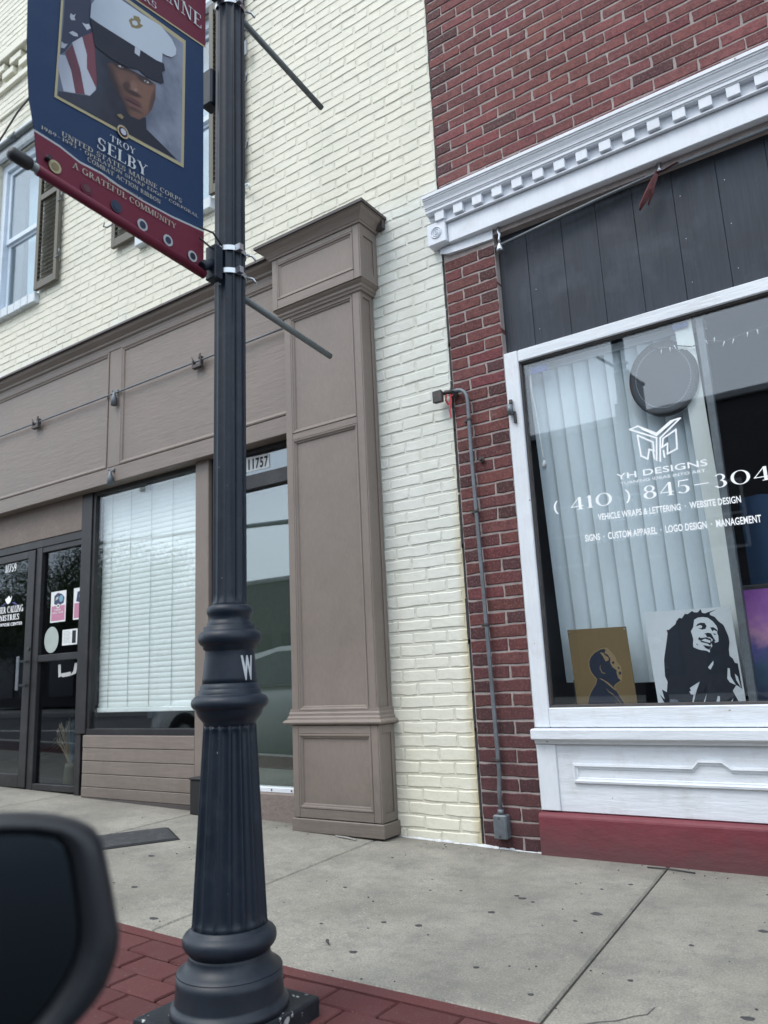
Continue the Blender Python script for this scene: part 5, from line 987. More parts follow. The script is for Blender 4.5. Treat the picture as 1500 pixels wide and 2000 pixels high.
MB().tube([(-1.577, -.024, 2.163), (-1.579, -.024, 2.215)], .0165, 14).build('barrel', 'galv', t); MB().tube([(-1.575, -.016, 2.215), (-1.575, -.012, 2.245)], .010, 10).build('hinge', 'darkmetal', t); box('strap', 'darkmetal', t, -1.566, -1.553, -.018, -.003, 2.115, 2.18, .002)
# rod under the cornice
t = thing('awning_rod', (-1.55, 0, 3.12), 'thin grey rod slung under the white cornice before the black boards', 'rod')
MB().tube([(-1.597, -.004, 3.146), (-1.30, -.002, 3.173), (-1.0, 0, 3.199), (-.693, .0, 3.219), (-.2, .0, 3.222), (.4, 0, 3.222), (1.0, 0, 3.22)], .0085, 10).build('bar', 'galv', t)
hg = MB(); hg.tube([(-1.566, .0, 3.262), (-1.570, -.004, 3.235), (-1.562, .002, 3.215), (-1.568, -.002, 3.19), (-1.565, 0, 3.17)], [.010, .006, .010, .006, .010], 8); hg.tube([(-1.566, -.002, 3.17), (-1.566, -.002, 3.15), (-1.566, -.002, 3.128), (-1.566, -.002, 3.112)], [.008, .014, .021, .020], 12); hg.build('hanger', 'steel', t)
hg = MB(); hg.tube([(-.69, .0, 3.262), (-.69, 0, 3.235), (-.69, 0, 3.214)], [.012, .008, .013], 8); hg.build('hanger', 'steel', t)
t = thing('ribbon', (-.70, -.01, 3.2), 'torn maroon ribbon tied to the rod below the cornice', 'ribbon')
def blade(pth, wd):
    R = []
    for (a, b, c), w_ in zip(pth, wd): R.append([(a - w_, b, c), (a - w_ * .3, b - .010, c), (a + w_, b + .004, c), (a, b + .008, c)])
    return MB().rings(R)
blade([(-.700, -.012, 3.215), (-.715, -.018, 3.185), (-.745, -.020, 3.13), (-.785, -.016, 3.075), (-.803, -.012, 3.048)], [.012, .016, .022, .017, .004]).build('tail', 'cloth_red', t)
blade([(-.700, -.012, 3.21), (-.66, -.018, 3.205), (-.63, -.018, 3.212), (-.60, -.012, 3.222)], [.010, .012, .010, .004]).build('tail', 'cloth_red', t)
blade([(-.712, -.016, 3.20), (-.735, -.014, 3.11), (-.76, -.010, 3.06)], [.006, .008, .003]).build('tail', 'cloth_red', t)
# in the shop window
vb = thing('vertical_blind', (-1.1, .17, .78), 'white vertical slat blind behind the shop window glass', 'blind')
n = 10; W_ = .088
for k in range(n):
    xc = -1.47 + k * .0835; q = MB(); R = []
    for s_ in range(7):
        u = -1 + s_ / 3; R.append((xc + u * W_ / 2, -.006 * (1 - u * u) + .012 * u))
    top = [[(a, .115 + b, 2.41), (a, .116 + b, 2.41)] for a, b in R]
    x_in = rnd.uniform(-.003, .003)
    q.rings([[(a, .118 + b, 2.405) for a, b in R] + [(a, .1195 + b, 2.405) for a, b in reversed(R)], [(a + x_in, .262 + b, .775 - (.012 if k > 0 else 0)) for a, b in R] + [(a + x_in, .2635 + b, .775 - (.012 if k > 0 else 0)) for a, b in reversed(R)]], smooth=False)
    q.build('slat', 'vblind', vb, smooth=False)
box('head_rail', 'vblind', vb, -1.52, -.60, .095, .150, 2.406, 2.445, .003)
t = thing('display_strip', (-.68, .10, .8), 'tall white strip panel at the right end of the vertical blind', 'panel')
m = MB(); m.rings([[(-.728, .043, 2.44), (-.650, .043, 2.44), (-.650, .047, 2.44), (-.728, .047, 2.44)], [(-.715, .215, .69), (-.640, .215, .69), (-.640, .225, .69), (-.715, .225, .69)]]); m.build('board', 'blind', t)
t = thing('led_sign', (-.76, .07, 2.2), 'grey oval LED sign hanging in the shop window', 'sign')
E_ = ell(-.812, 2.190, .162, .188, 48)
m = MB(); m.rings([[(a, .085, b) for a, b in E_], [(a, .062, b) for a, b in E_], [(-.812 + (a + .812) * .95, .057, 2.190 + (b - 2.190) * .95) for a, b in E_]]); m.build('case', 'rubber', t)
polys_mesh('face', [ell(-.812, 2.190, .146, .170, 48)], lambda u, v, d: (u, .0565 - d, v), 'led_sign', t, .0004)
dots = [ell(-.812 + .128 * math.cos(a), 2.190 + .150 * math.sin(a), .0022, .0022, 6) for a in [2 * PI * k / 64 for k in range(64)]]
polys_mesh('led_dot', dots, lambda u, v, d: (u, .0558 - d, v), 'bulb', t, .0004, 0)
t = thing('power_cord', (-1.47, .06, 1.85), 'white power cord with plug dangling at the left edge of the shop window', 'cord')
MB().tube([(-1.478, .06, 2.43), (-1.485, .062, 2.30), (-1.470, .062, 2.18), (-1.460, .06, 2.05), (-1.452, .06, 1.93), (-1.448, .06, 1.90)], .0042, 8).build('cable', 'cordwhite', t); MB().tube([(-1.448, .06, 1.905), (-1.449, .06, 1.885), (-1.452, .06, 1.865)], [.006, .012, .011], 8).build('plug', 'cordwhite', t)
for k, dx in enumerate((-.005, .005)): MB().tube([(-1.452 + dx, .06, 1.866), (-1.453 + dx, .06, 1.85)], .0018, 5).build('prong', 'steel', t)
t = thing('string_lights', (-.5, .07, 2.3), 'string of small fairy lights drooping across the top of the shop window', 'string lights')
import itertools
pth = [(-.86, .045, 2.36), (-.80, .045, 2.325), (-.74, .045, 2.33), (-.66, .045, 2.30), (-.60, .045, 2.315), (-.52, .045, 2.285), (-.42, .045, 2.30), (-.30, .045, 2.31), (-.1, .045, 2.28), (.2, .045, 2.30)]
MB().tube(pth, .0028, 6).build('wire', 'rubber', t)
for k, p in enumerate(pth[1:]):
    for q in range(2):
        a = rnd.uniform(-1, 1); b0 = Vector(p) + Vector((q * .04, 0, 0)); MB().tube([b0, b0 + Vector((.012 * a, -.002, -.022))], [.0032, .0018], 6).build('bulb', 'bulb', t)
# prints standing on the ledge
def lean(x0, x1, z0, z1, y=.12): return None
t = thing('gold_print', (-1.28, .12, .662), 'bronze coloured panel with dark side profile head standing in the shop window', 'print')
m = MB(); m.rings([[(-1.4195, .1225, .662), (-1.1275, .1225, .662), (-1.1275, .1275, .662), (-1.4195, .1275, .662)], [(-1.436, .1225, 1.034), (-1.142, .1225, 1.030), (-1.142, .1275, 1.030), (-1.436, .1275, 1.034)]]); m.build('sheet', 'gold_sheet', t)
for k, (c, p) in enumerate(GOLD): polys_mesh('silhouette' if c == 'ink' else 'outline', [p], lambda u, v, d: (u, .1222 - d, v), 'print_' + c, t, .0003 + k * .0002)
for x, z in ((-1.425, 1.022), (-1.15, 1.019)): MB().tube([(x, .122, z), (x, .118, z)], .0035, 8).build('pin', 'steel', t)
t = thing('stencil_print', (-.85, .12, .662), 'white panel with black stencil portrait of a laughing person with long locks', 'print')
m = MB(); m.rings([[(-1.0315, .1225, .6615), (-.657, .1225, .6605), (-.657, .1275, .6605), (-1.0315, .1275, .6615)], [(-1.052, .1225, 1.090), (-.667, .1225, 1.085), (-.667, .1275, 1.085), (-1.052, .1275, 1.090)]]); m.build('sheet', 'print_wht', t)
for k, (c, p) in enumerate(BW): polys_mesh('portrait', [p], lambda u, v, d: (u, .1222 - d, v), 'print_' + c, t, .0003 + k * .0002)
t = thing('purple_poster', (-.4, .13, .665), 'glossy purple and pink poster on a dark board at the window edge', 'poster')
box('board', 'rubber', t, -.628, -.05, .128, .140, .662, 1.172, .006)
def purple_mat():
    t_ = NT('purple_print'); sp = t_.add('ShaderNodeSeparateXYZ'); t_.link(t_.pos(), sp.inputs[0])
    r_ = t_.add('ShaderNodeValToRGB'); e = r_.color_ramp.elements; e[0].position = .0; e[0].color = (.02, .03, .07, 1); e[1].position = 1; e[1].color = (.20, .07, .28, 1)
    for p_, c_ in ((.30, (.05, .09, .14)), (.45, (.10, .09, .25)), (.62, (.42, .22, .35)), (.75, (.30, .13, .36))): x_ = e.new(p_); x_.color = (*c_, 1)
    mr = t_.add('ShaderNodeMapRange'); mr.inputs[1].default_value = .67; mr.inputs[2].default_value = 1.15
    t_.link(t_.math('ADD', sp.outputs[2], t_.math('MULTIPLY', t_.math('SUBTRACT', t_.noise(14, 6, .7), .5), .22)), mr.inputs[0]); t_.link(mr.outputs[0], r_.inputs[0])
    t_.link(r_.outputs[0], t_.b.inputs['Base Color']); t_.b.inputs['Roughness'].default_value = .25; return t_.m
M['purple_print'] = purple_mat()
polys_mesh('print', [[(-.605, .668), (-.06, .668), (-.06, 1.150), (-.605, 1.150)]], lambda u, v, d: (u, .1275 - d, v), 'purple_print', t, .0004)
t = thing('blue_banner_cloth', (-.3, .5, 1.0), 'dark blue cloth hanging behind the purple poster', 'cloth')
m = MB(); R = []
for zz in (1.0, 1.3, 1.62): R.append([(-.62 + .05 * k, .42 + .03 * math.sin(k * 1.7 + zz), zz) for k in range(18)])
m.rings(R, False, False, close=False, smooth=True); m.build('fabric', 'blue_cloth', t)
t = thing('blue_tape', (-1.45, .040, 2.40), 'strip of blue painter tape at the top left corner of the shop window', 'tape')
m = MB(); m.box(-1.472, -1.378, .0385, .0393, 2.375, 2.412); m.build('strip', 'bluetape', t)
t = thing('blue_tape', (-.72, .040, 2.42), 'strip of blue painter tape above the white strip panel in the window', 'tape')
m = MB(); m.box(-.735, -.665, .0385, .0393, 2.402, 2.430); m.build('strip', 'bluetape', t)
t = thing('ledge_bracket', (-1.38, .2, .66), 'dark upright peg on the window ledge beside the bronze panel', 'peg')
MB().box(-1.452, -1.438, .18, .20, .6605, .79).box(-1.446, -1.42, .181, .199, .6605, .70).build('peg', 'rubber', t, .002)

# ================================================================== THINGS ON THE CREAM BUILDING
t = thing('light_cable_rail', (-5, -.09, 3.09), 'thin cable rail with lamp holders strung across the brown fascia', 'rail')
MB().tube([(-9, -.088, 3.088), (-6.45, -.088, 3.092), (-4.75, -.09, 3.088), (-3.73, -.09, 3.092), (-3.045, -.088, 3.094)], .0065, 8).build('cable', 'galv', t)
for x in (-7.8, -5.885, -3.895):
    b_ = MB(); b_.box(x - .045, x + .045, -.105, -.072, 3.040, 3.066); b_.box(x - .045, x - .034, -.104, -.0725, 3.0665, 3.105); b_.box(x + .034, x + .045, -.104, -.0725, 3.0665, 3.12); b_.tube([(x - .03, -.096, 3.09), (x - .055, -.098, 3.135)], .005, 6); b_.tube([(x + .02, -.095, 3.10), (x + .035, -.097, 3.14)], .007, 6); b_.build('bracket', 'brown_dark', t, .002)
def socket(x, z, y, par_):
    s_ = MB().tube([(x, y, z + .05), (x, y, z + .02), (x, y, z), (x, y, z - .06)], [.010, .014, .023, .023], 12); s_.tube([(x - .01, y, z + .05), (x - .03, y - .004, z + .075)], .006, 6); s_.tube([(x + .012, y + .02, z + .045), (x + .012, y + .02, z + .07)], .010, 6); return s_.build('lamp_socket', 'galv', par_)
socket(-4.822, 3.045, -.098, t)
t = thing('lamp_socket_holder', (-4.84, -.09, 2.40), 'small grey lamp socket fixed at the lower edge of the brown fascia', 'lamp socket'); socket(-4.842, 2.415, -.098, t)
t = thing('wall_pipe', (-6.6, -.06, 6.2), 'grey pipe with clamp above the upper left window', 'pipe')
MB().tube([(-8.4, -.07, 6.19), (-6.93, -.07, 6.205), (-6.2, -.07, 6.20), (-5.2, -.07, 6.2)], .026, 12).build('tube', 'rod', t); MB().tube([(-6.62, -.07, 6.205), (-6.52, -.07, 6.205)], .036, 12).build('clamp', 'galv', t)
MB().tube([(-7.2, -.03, 5.95), (-6.9, -.05, 6.30), (-6.55, -.05, 6.50), (-6.2, -.05, 6.60)], .010, 8).build('wire', 'darkmetal', t)
t = thing('wall_hook', (-3.47, -.03, 4.30), 'small white painted hook in the brick wall below the right shutter', 'hook')
MB().tube([(-3.52, .0, 4.315), (-3.46, -.05, 4.325), (-3.41, -.06, 4.31), (-3.40, -.055, 4.265)], [.012, .010, .008, .006], 7).build('hook', 'upsill', t)
t = thing('hanging_tag', (-3.44, -.06, 5.4), 'small tag hanging from a hook beside the right shutter', 'tag')
MB().tube([(-3.455, .0, 5.66), (-3.44, -.05, 5.66), (-3.43, -.055, 5.61)], .009, 7).build('hook', 'galv', t); MB().tube([(-3.435, -.055, 5.62), (-3.435, -.055, 5.52)], .004, 6).build('string', 'rubber', t); box('card', 'galv', t, -3.46, -3.41, -.062, -.052, 5.39, 5.52, .003)
t = thing('number_plate', (-3.45, .045, 2.29), 'white plate reading 11757 in black above the side door', 'sign')
m = MB(); m.rings([[(-3.575, .0485, 2.240), (-3.355, .0485, 2.236), (-3.355, .0500, 2.236), (-3.575, .0500, 2.240)], [(-3.575, .0485, 2.342), (-3.355, .0485, 2.331), (-3.355, .0500, 2.331), (-3.575, .0500, 2.342)]]); m.build('plate', 'paper', t)
lettering('numerals', sans('11757', .03, 1.15), on_wall(-3.542, 2.250, .0484, -.03), .178, .074, 'ink', t)
bl = thing('horizontal_blind', (-4.6, .12, .68), 'wide white horizontal slat blind in the brown storefront window', 'blind')
s0 = None; NS = 42
for k in range(NS):
    z = 2.335 - k * (2.335 - .735) / (NS - 1)
    if s0 is None:
        R = [(-.001, .0205), (-.0045, .010), (-.006, 0), (-.006, -.010), (-.004, -.0210)]
        q = MB(); q.rings([[(xx, a, b) for a, b in R] + [(xx, a + .0018, b) for a, b in reversed(R)] for xx in (-.592, .592)]); s0 = q.build('slat', 'blind', bl); o = s0
    else: o = share('slat', s0, bl)
    o.location = (-4.612 + rnd.uniform(-.003, .003), .120, z); o.rotation_euler = (rnd.uniform(-.03, .03), rnd.uniform(-.001, .001), 0); WT.get('')
box('bottom_rail', 'blind', bl, -5.205, -4.018, .098, .135, .678, .712, .004)
for k in range(5): MB().tube([(-5.10 + k * .245, .0975, .695), (-5.10 + k * .245, .0945, .695)], .009, 10).build('button', 'blind', bl)
for x in (-5.08, -4.85, -4.61, -4.37, -4.12): MB().tube([(x, .1065, .70), (x, .1065, 2.36)], .0018, 5).build('cord', 'greydot', bl)
box('head_rail', 'blind', bl, -5.205, -4.018, .10, .145, 2.345, 2.38, .003); box('bracket', 'galv', bl, -4.66, -4.61, .092, .0995, 2.31, 2.37, .002)
# papers stuck on the side light
PG = .0615
def flyer(x0, x1, z0, z1, label, extra):
    t = thing('flyer', ((x0 + x1) / 2, PG, z0), label, 'flyer', None)
    box('sheet', 'paper', t, x0, x1, PG - .0008, PG, z0, z1, 0); f = lambda u, v, d: (u, PG - .0008 - d, v); extra(t, f, x0, x1, z0, z1)
def pinkfly(l1, l2):
    def e(t, f, x0, x1, z0, z1):
        w_, h_ = x1 - x0, z1 - z0; i = .012
        polys_mesh('print', [[(x0 + i, z0 + i), (x1 - i, z0 + i), (x1 - i, z0 + h_ * .53), (x0 + i, z0 + h_ * .53)]], f, 'pink', t, .0004)
        polys_mesh('print', [[(x0 + w_ * .22, z0 + h_ * .60), (x0 + w_ * .5, z0 + h_ * .52), (x0 + w_ * .85, z0 + h_ * .60), (x0 + w_ * .9, z0 + h_ * .78), (x0 + w_ * .7, z0 + h_ * .9), (x0 + w_ * .45, z0 + h_ * .95), (x0 + w_ * .22, z0 + h_ * .86)]], f, 'purple_c', t, .0006)
        polys_mesh('print', [ell(x0 + w_ * .68, z0 + h_ * .75, w_ * .13, h_ * .11)], f, 'teal', t, .0008); polys_mesh('print', [[(x0 + w_ * .3, z0 + h_ * .7), (x0 + w_ * .5, z0 + h_ * .76), (x0 + w_ * .48, z0 + h_ * .84), (x0 + w_ * .34, z0 + h_ * .8)]], f, 'greydot', t, .0009)
        polys_mesh('print', [ell(x0 + w_ * .5, z0 + h_ * .52, w_ * .11, h_ * .075)], f, 'paper', t, .0010); polys_mesh('print', [[(x0 + w_ * .45, z0 + h_ * .49), (x0 + w_ * .55, z0 + h_ * .49), (x0 + w_ * .55, z0 + h_ * .55), (x0 + w_ * .45, z0 + h_ * .55)]], f, 'ink', t, .0012)
        lettering('lettering', serif(l1, .2, .1), lambda u, v, d: f(x0 + w_ * .27 + u, z0 + h_ * .37 + v, d), w_ * .42, h_ * .055, 'paper', t, depth=.0007); lettering('lettering', serif(l2, .2, .1), lambda u, v, d: f(x0 + w_ * .14 + u, z0 + h_ * .275 + v, d), w_ * .72, h_ * .06, 'paper', t, depth=.0007)
    return e
flyer(-5.795, -5.588, 1.395, 1.645, 'pink and white flyer headed FREE FOOD, left of the two on the glass', pinkfly('FIND', 'FREE FOOD'))
flyer(-5.486, -5.366, 1.396, 1.646, 'pink and white flyer half hidden by the dark frame beside the blind', lambda t, f, x0, x1, z0, z1: pinkfly('', '')(t, f, x0, x0 + .207, z0, z1) if False else (polys_mesh('print', [[(x0 + .012, z0 + .012), (x1, z0 + .012), (x1, z0 + .13), (x0 + .012, z0 + .13)]], f, 'pink', t, .0004), polys_mesh('print', [[(x0 + .035, z0 + .145), (x1, z0 + .125), (x1, z0 + .225), (x0 + .05, z0 + .22)]], f, 'purple_c', t, .0006), polys_mesh('print', [ell(x0 + .082, z0 + .185, .008, .02, 12)], f, 'teal', t, .0008)))
def notice(t, f, x0, x1, z0, z1):
    polys_mesh('print', [[(x0 + .13, z0 + .012), (x1 - .018, z0 + .012), (x1 - .018, z1 - .012), (x0 + .13, z1 - .012)]], f, 'ink', t, .0004)
    for k in range(9): polys_mesh('print', [[(x0 + .016, z0 + .018 + k * .011), (x0 + .116 - (k % 3) * .012, z0 + .018 + k * .011), (x0 + .116 - (k % 3) * .012, z0 + .0215 + k * .011), (x0 + .016, z0 + .0215 + k * .011)]], f, 'greydot', t, .0004)
flyer(-5.618, -5.420, 1.203, 1.326, 'small white notice with a black strip below the pink flyers', notice)
t = thing('oval_sticker', (-5.765, PG, 1.16), 'plain pale grey oval sticker on the dark side light glass', 'sticker')
m = MB(); m.rings([[(a, PG, b) for a, b in ell(-5.768, 1.258, .098, .105, 40)], [(a, PG - .001, b) for a, b in ell(-5.768, 1.258, .097, .104, 40)]]); m.build('sticker', 'greydot', t)
t = thing('tape_residue', (-5.53, PG, 1.0), 'torn remains of clear tape on the lower side light glass', 'tape')
for p in ([(-5.66, 1.055), (-5.625, 1.057), (-5.62, .995), (-5.60, .965), (-5.65, .955)], [(-5.61, .985), (-5.49, .995), (-5.475, .965), (-5.60, .955)], [(-5.44, 1.06), (-5.40, 1.06), (-5.42, .98), (-5.50, .96), (-5.455, 1.0)]):
    polys_mesh('strip', [p], lambda u, v, d: (u, PG - d, v), 'tapeclear', t, .0005)
# vase of dry grass behind the side light
t = thing('vase', (-5.60, .165, .10), 'olive vase of dry grass stems behind the lower side light', 'vase')
vx, vy, vz = -5.60, .165, .100
MB().lathe([(.055, vz), (.056, vz + .04), (.046, vz + .16), (.038, vz + .20), (.034, vz + .20)], vx, vy, 20).build('pot', 'vase', t)
for kind, mt, cnt in (('stem', 'leaf_teal', 90), ('stem', 'leaf_dry', 60)):
    m = MB()
    for k in range(cnt):
        a = rnd.uniform(0, 6.28); sp = rnd.uniform(.05, .22); L = rnd.uniform(.20, .36); dx, dy = math.cos(a) * sp, math.sin(a) * sp * .22
        if mt == 'leaf_dry': dx = -abs(dx) - .02; L *= .8
        else: dx = dx * .7 + .06; 
        dr = rnd.uniform(.0, .22) if mt == 'leaf_teal' else .05
        p = [Vector((vx, vy, vz + .16)), Vector((vx + dx * .4, vy + dy * .4, vz + .17 + L * .6)), Vector((vx + dx * .8, vy + dy * .8, vz + .18 + L)), Vector((vx + dx * 1.15, vy + dy, vz + .18 + L * 1.02 - dr))]
        m.tube(p, [.003, .0028, .002, .001], 3, False)
        if mt == 'leaf_dry' and k % 2: m.tube([p[2], p[2] + Vector((-.012, 0, .02)), p[2] + Vector((-.02, 0, .05))], [.004, .007, .001], 4)
    tag(m.build('grass_stems', mt, t), kind='stuff')
t = thing('mail_slot_box', (-3.87, -.08, .03), 'black metal box at pavement level partly hidden behind the lamp post', 'box')
box('body', 'bronze', t, -3.945, -3.80, -.095, -.0085, .055, .262, .004); box('lid', 'bronze', t, -3.950, -3.795, -.102, -.0082, .2625, .276, .003)
t = thing('floor_mat', (-3.76, -.9, .05), 'dark rubber edged entrance mat lying skewed on the pavement', 'mat')
P0 = [Vector((-3.430, -.618, 0)), Vector((-3.722, -.447, 0)), Vector((-4.10, -1.17, 0)), Vector((-3.79, -1.34, 0))]
cen = sum(P0, Vector()) / 4
def matring(k, dz): return [(cen.x + (p.x - cen.x) * k, cen.y + (p.y - cen.y) * k, gz(p.x) + dz) for p in P0]
MB().rings([matring(1, .001), matring(1, .004), matring(.965, .009), matring(.96, .009)]).build('edging', 'rubber', t); MB().rings([matring(.955, .008), matring(.955, .0115)], False, True).build('pile', 'mat', t)
# ================================================================== VEHICLES
def wheel(parent, x, y, side, r=.33):
    m = MB(); R = []
    for yy, rr in ((0, r * .62), (0, r * .9), (.03, r), (.19, r), (.22, r * .9), (.22, r * .5)): R.append([(x + rr * math.cos(2 * PI * k / 28), y + side * (-.0 + yy) * -1, -.15 + r + rr * math.sin(2 * PI * k / 28)) for k in range(28)])
    wo = m.rings(R, False, True, smooth=True).build('wheel', 'tyre', parent)
    m = MB()
    m.rings([[(x + rr * math.cos(2 * PI * k / 28), y - side * yy, -.15 + r + rr * math.sin(2 * PI * k / 28)) for k in range(28)] for yy, rr in ((.005, r * .63), (.03, r * .55), (.05, r * .12), (.03, r * .08))], False, True); m.build('rim', 'chrome', wo)
def car_body(parent, x0, L, yc, Wd, mat, belt, hood, name='body'):
    """lower shell lofted along x; the front points to -x"""
    st_ = [(0, .18, .55, .80), (.03, .15, hood * .86, .90), (.10, .13, hood * .95, .97), (.22, .12, hood, .99), (.29, .12, hood + .04, 1), (.33, .12, belt, 1), (.60, .12, belt + .02, 1), (.80, .13, belt + .04, .99), (.93, .15, belt + .02, .96), (.98, .2, belt - .06, .9), (1, .28, belt - .25, .84)]
    R = []
    for f, lo, hi, wd in st_:
        x = x0 + f * L; hw = Wd / 2 * wd; z0, z1 = -.15 + lo, -.15 + hi; r = []
        for a, b in ((-.86, 0), (-.97, .12), (-1, .45), (-.985, .75), (-.93, .93), (-.80, 1.0), (0, 1.03), (.80, 1.0), (.93, .93), (.985, .75), (1, .45), (.97, .12), (.86, 0)): r.append((x, yc + hw * a, z0 + (z1 - z0) * b))
        R.append(r)
    return MB().rings(R, smooth=True).build(name, mat, parent)
# car ahead at the kerb (seen in the door glass)
cw = thing('parked_car', (-6.4, -3.95, -.15), 'silver sedan parked at the kerb, reflected in the side door glass', 'car')
car_body(cw, -8.6, 4.5, -3.95, 1.78, 'carwhite', .92, .84)
R = []
for f, z, wd in ((.30, .93, .90), (.345, 1.16, .80), (.40, 1.35, .72), (.50, 1.43, .70), (.64, 1.43, .70), (.76, 1.33, .72), (.86, 1.10, .80), (.92, .95, .88)):
    x = -8.6 + f * 4.5; hw = .89 * wd; R.append([(x, -3.95 - .89 * .90, .78), (x, -3.95 - hw, -.15 + z - .03), (x, -3.95, -.15 + z + .01), (x, -3.95 + hw, -.15 + z - .03), (x, -3.95 + .89 * .90, .78)])
MB().rings(R, smooth=True).build('roof', 'carwhite', cw)
for sy in (-1, 1):
    g = [(-7.02, .80), (-6.70, 1.10), (-6.35, 1.19), (-5.72, 1.19), (-5.72, .80)]; g2 = [(-5.64, .80), (-5.64, 1.18), (-5.35, 1.14), (-4.98, .92), (-4.92, .80)]
    for q in (g, g2): polys_mesh('side_window', [q], lambda u, v, d, sy=sy: (u, -3.95 + sy * (.815 - (v - .80) * .36 + d), v), 'oppwin', cw, .014)
for x in (-7.75, -4.95):
    for sy in (-1, 1): wheel(cw, x, -3.95 + sy * .90, sy)
for sy in (-1, 1): box('headlight', 'bulb', cw, -8.60, -8.45, -3.95 + sy * .62 - .16, -3.95 + sy * .62 + .16, .42, .54, .02)
# the car the picture is taken from: only its side mirror is in view
ow = thing('car', (.2, -3.95, -.15), 'dark car at the kerb whose black side mirror fills the lower left corner', 'car')
car_body(ow, -2.25, 4.5, -4.0, 1.60, 'cardark', .68, .62)
for x in (-1.45, 1.35):
    for sy in (-1, 1): wheel(ow, x, -3.95 + sy * .86, sy)
for sy in (-1, 1): box('headlight', 'bulb', ow, -2.25, -2.10, -3.95 + sy * .58 - .15, -3.95 + sy * .58 + .15, .38, .47, .02)
MC = Vector((-.4993, -3.2610, .6993)); an = math.radians(33); mn = Vector((math.cos(an), -math.sin(an), 0)); mr_ = Vector((math.sin(an), math.cos(an), 0))
OUT = [(-.16, .066), (-.14, .074), (-.10, .079), (-.0391, .0786), (-.0204, .0766), (-.0044, .0735), (.0104, .0686), (.0204, .0631), (.0262, .0550), (.0299, .0405), (.0337, .0237), (.0362, .0103), (.0372, .0057), (.0378, .0020), (.0386, -.002), (.0398, -.007), (.0393, -.0158), (.0363, -.0264), (.0314, -.038), (.0252, -.046), (.0175, -.0537), (.005, -.064), (-.02, -.078), (-.06, -.088), (-.11, -.088), (-.15, -.078), (-.165, -.06)]
INN = [(-.145, .058), (-.13, .064), (-.10, .067), (-.0385, .0677), (-.0199, .0655), (-.0055, .0612), (.0021, .0538), (.0050, .047), (.0065, .0403), (.0085, .030), (.0103, .0205), (.0115, .013), (.0122, .008), (.0128, .0042), (.0130, -.002), (.0129, -.0083), (.0102, -.0203), (.0043, -.0315), (-.0045, -.0434), (-.0103, -.0497), (-.020, -.058), (-.035, -.066), (-.05, -.071), (-.08, -.074), (-.11, -.073), (-.135, -.066), (-.147, -.05)]
def mp(u, v, d): return MC + mr_ * u + Vector((0, 0, v)) - mn * d
def scale(P_, k, c=(-.06, 0)): return [(c[0] + (a - c[0]) * k, c[1] + (b - c[1]) * k) for a, b in P_]
R = [[mp(a, b, .012) for a, b in INN], [mp(a, b, .003) for a, b in scale(INN, 1.02)], [mp(a, b, .0) for a, b in scale(INN, 1.05)], [mp((a + c) / 2 + .004, (b + d_) / 2, -.003) for (a, b), (c, d_) in zip(INN, OUT)], [mp(a, b, .004) for a, b in scale(OUT, .985)], [mp(a, b, .018) for a, b in OUT], [mp(a, b, .05) for a, b in scale(OUT, .97)], [mp(a, b, .085) for a, b in scale(OUT, .82)], [mp(a, b, .105) for a, b in scale(OUT, .5)]]
mh = MB().rings(R, False, True, smooth=True).build('side_mirror', 'carplastic', ow)
mg = MB(); mg.rings([[mp(a, b, .0110) for a, b in scale(INN, 1.005)], [mp(a, b, .0105) for a, b in scale(INN, .98)]], False, True); mg.build('mirror_glass', 'mirror', mh)
MB().rings([[mp(a, b, .03) for a, b in ((-.15, -.03), (-.10, -.03), (-.10, -.07), (-.15, -.07))], [mp(a, b, .04) for a, b in ((-.26, -.05), (-.22, -.05), (-.22, -.10), (-.26, -.10))]]).build('mirror_arm', 'carplastic', mh, .004)

# ================================================================== ACROSS THE STREET (seen in the glass)
ob = thing('opposite_building', (-3, -18, 0), 'dark two storey brick building across the street, mirrored in the shop window', 'building')
def storey(b, x0, x1, y, h_):
    box('wall', 'oppwall', b, x0, x1, y - 8, y, 0, h_, 0); box('parapet', 'opptrim', b, x0 - .1, x1 + .1, y - .3, y + .14, h_, h_ + .18, .02)
    x = x0 + .9
    while x < x1 - 1.4:
        for z0, z1 in (((3.6, 5.4),) if h_ > 6 else ()):
            f = MB().box(x, x + 1.1, y + .005, y + .06, z0, z1).build('window', 'opptrim', b); box('pane', 'oppwin', f, x + .08, x + 1.02, y + .061, y + .07, z0 + .08, z1 - .08, 0); box('glazing_bar', 'opptrim', f, x + .08, x + 1.02, y + .071, y + .09, (z0 + z1) / 2 - .03, (z0 + z1) / 2 + .03, 0)
        x += 2.1
    x = x0 + .6
    while x < x1 - 2: f = MB().box(x, x + 2.2, y + .005, y + .05, .5, 2.8).build('shopfront', 'oppwin', b); x += 2.8
storey(ob, -13.5, 12, -17.5, 7.55)
ob2 = thing('opposite_building', (-24, -20, 0), 'low dark shop building across the street beyond the trees', 'building'); storey(ob2, -48, -15, -21, 5.0)
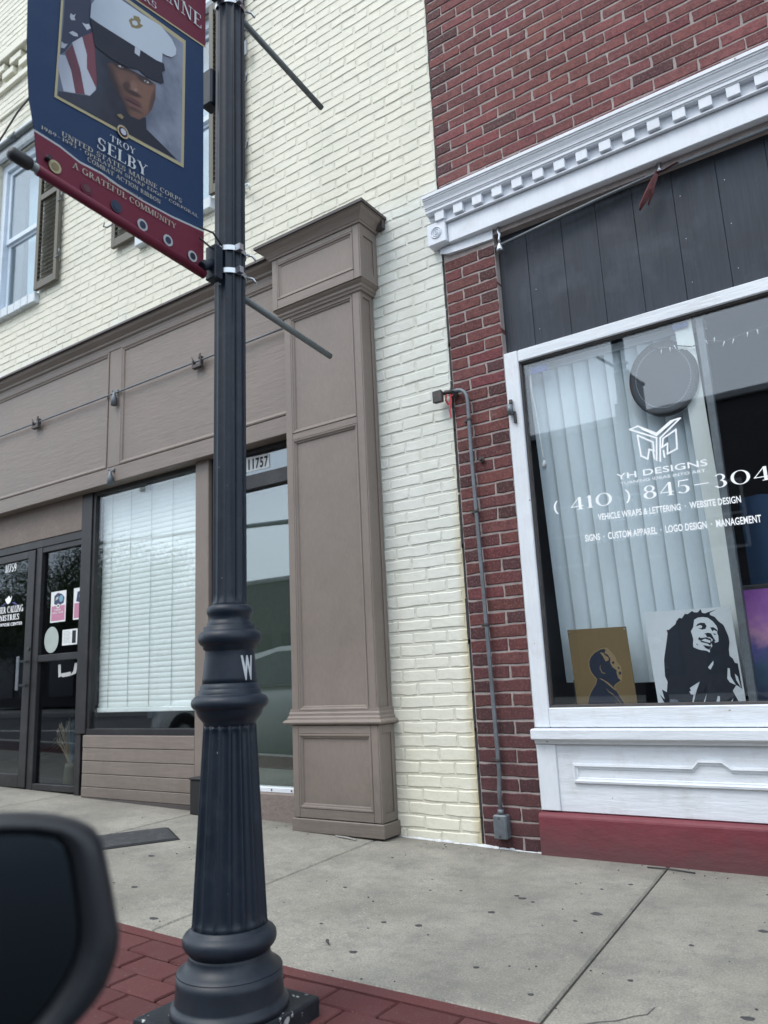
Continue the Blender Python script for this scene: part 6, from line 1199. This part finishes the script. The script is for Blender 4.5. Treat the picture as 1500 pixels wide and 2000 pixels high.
def tree(x, y, h_, r, label, seed):
    R_ = random.Random(seed); t = thing('street_tree', (x, y, 0), label, 'tree', 'trees across the street')
    m = MB(); m.tube([(x, y, 0), (x + .05, y, h_ * .3), (x - .05, y + .05, h_ * .62)], [.20, .15, .08], 10)
    for k in range(7):
        a = k * .9; m.tube([(x, y, h_ * (.3 + k * .03)), (x + math.cos(a) * r * .5, y + math.sin(a) * r * .5, h_ * (.5 + k * .04)), (x + math.cos(a) * r * .8, y + math.sin(a) * r * .8, h_ * (.6 + k * .045))], [.07, .045, .015], 6)
    m.build('trunk', 'bark', t); V = []; F = []
    cl_ = []
    for k in range(42):
        a, u, q = R_.uniform(0, 6.28), R_.uniform(-1, 1), R_.random() ** .4; s_ = math.sqrt(1 - u * u); cl_.append((x + r * q * s_ * math.cos(a), y + r * q * s_ * math.sin(a), h_ * .66 + h_ * .34 * q * u))
    for cx, cy, cz in cl_:
        for k in range(330):
            p = Vector((R_.gauss(0, 1), R_.gauss(0, 1), R_.gauss(0, .8))) * r * .17 + Vector((cx, cy, cz)); n_ = Vector((R_.gauss(0, 1), R_.gauss(0, 1), R_.gauss(.6, 1))).normalized(); u = n_.orthogonal().normalized() * .065; w_ = n_.cross(u).normalized() * .04; i = len(V); V += [tuple(p - u), tuple(p + w_), tuple(p + u), tuple(p - w_)]; F.append((i, i + 1, i + 2, i + 3))
    me = bpy.data.meshes.new('crown'); me.from_pydata(V, [], F); me.update(); me.materials.append(M['leaf']); tag(link(bpy.data.objects.new('crown', me), t), kind='stuff')
for k, (x, y, h_, r, lb) in enumerate(((-25.5, -17.0, 6.6, 2.8, 'tall leafy tree across the street, nearest the dark building'), (-31.5, -18.0, 7.4, 3.2, 'broad leafy tree across the street, second from the dark building'), (-38, -17, 8.0, 3.4, 'largest leafy tree across the street at the far left end'))): tree(x, y, h_, r, lb, 40 + k)
# traffic signal on a mast arm
ts = thing('traffic_signal', (-18.4, -13.6, 0), 'traffic signal mast with two dark signal heads across the street', 'traffic signal')
MB().tube([(-14.5, -13.6, 0), (-14.5, -13.6, 6.1)], [.13, .09], 14).build('mast', 'galv', ts); MB().tube([(-14.5, -13.6, 5.5), (-24.5, -12.6, 5.9)], [.08, .05], 12).build('mast_arm', 'galv', ts)
for x, y in ((-18.2, -13.2), (-23.6, -12.7)):
    hd_ = box('signal_head', 'rubber', ts, x - .17, x + .17, y - .14, y + .14, 4.95, 6.05, .03)
    for k in range(3): MB().tube([(x, y + .14, 5.15 + k * .34), (x, y + .26, 5.15 + k * .34)], .13, 16, False).build('visor', 'rubber', hd_)
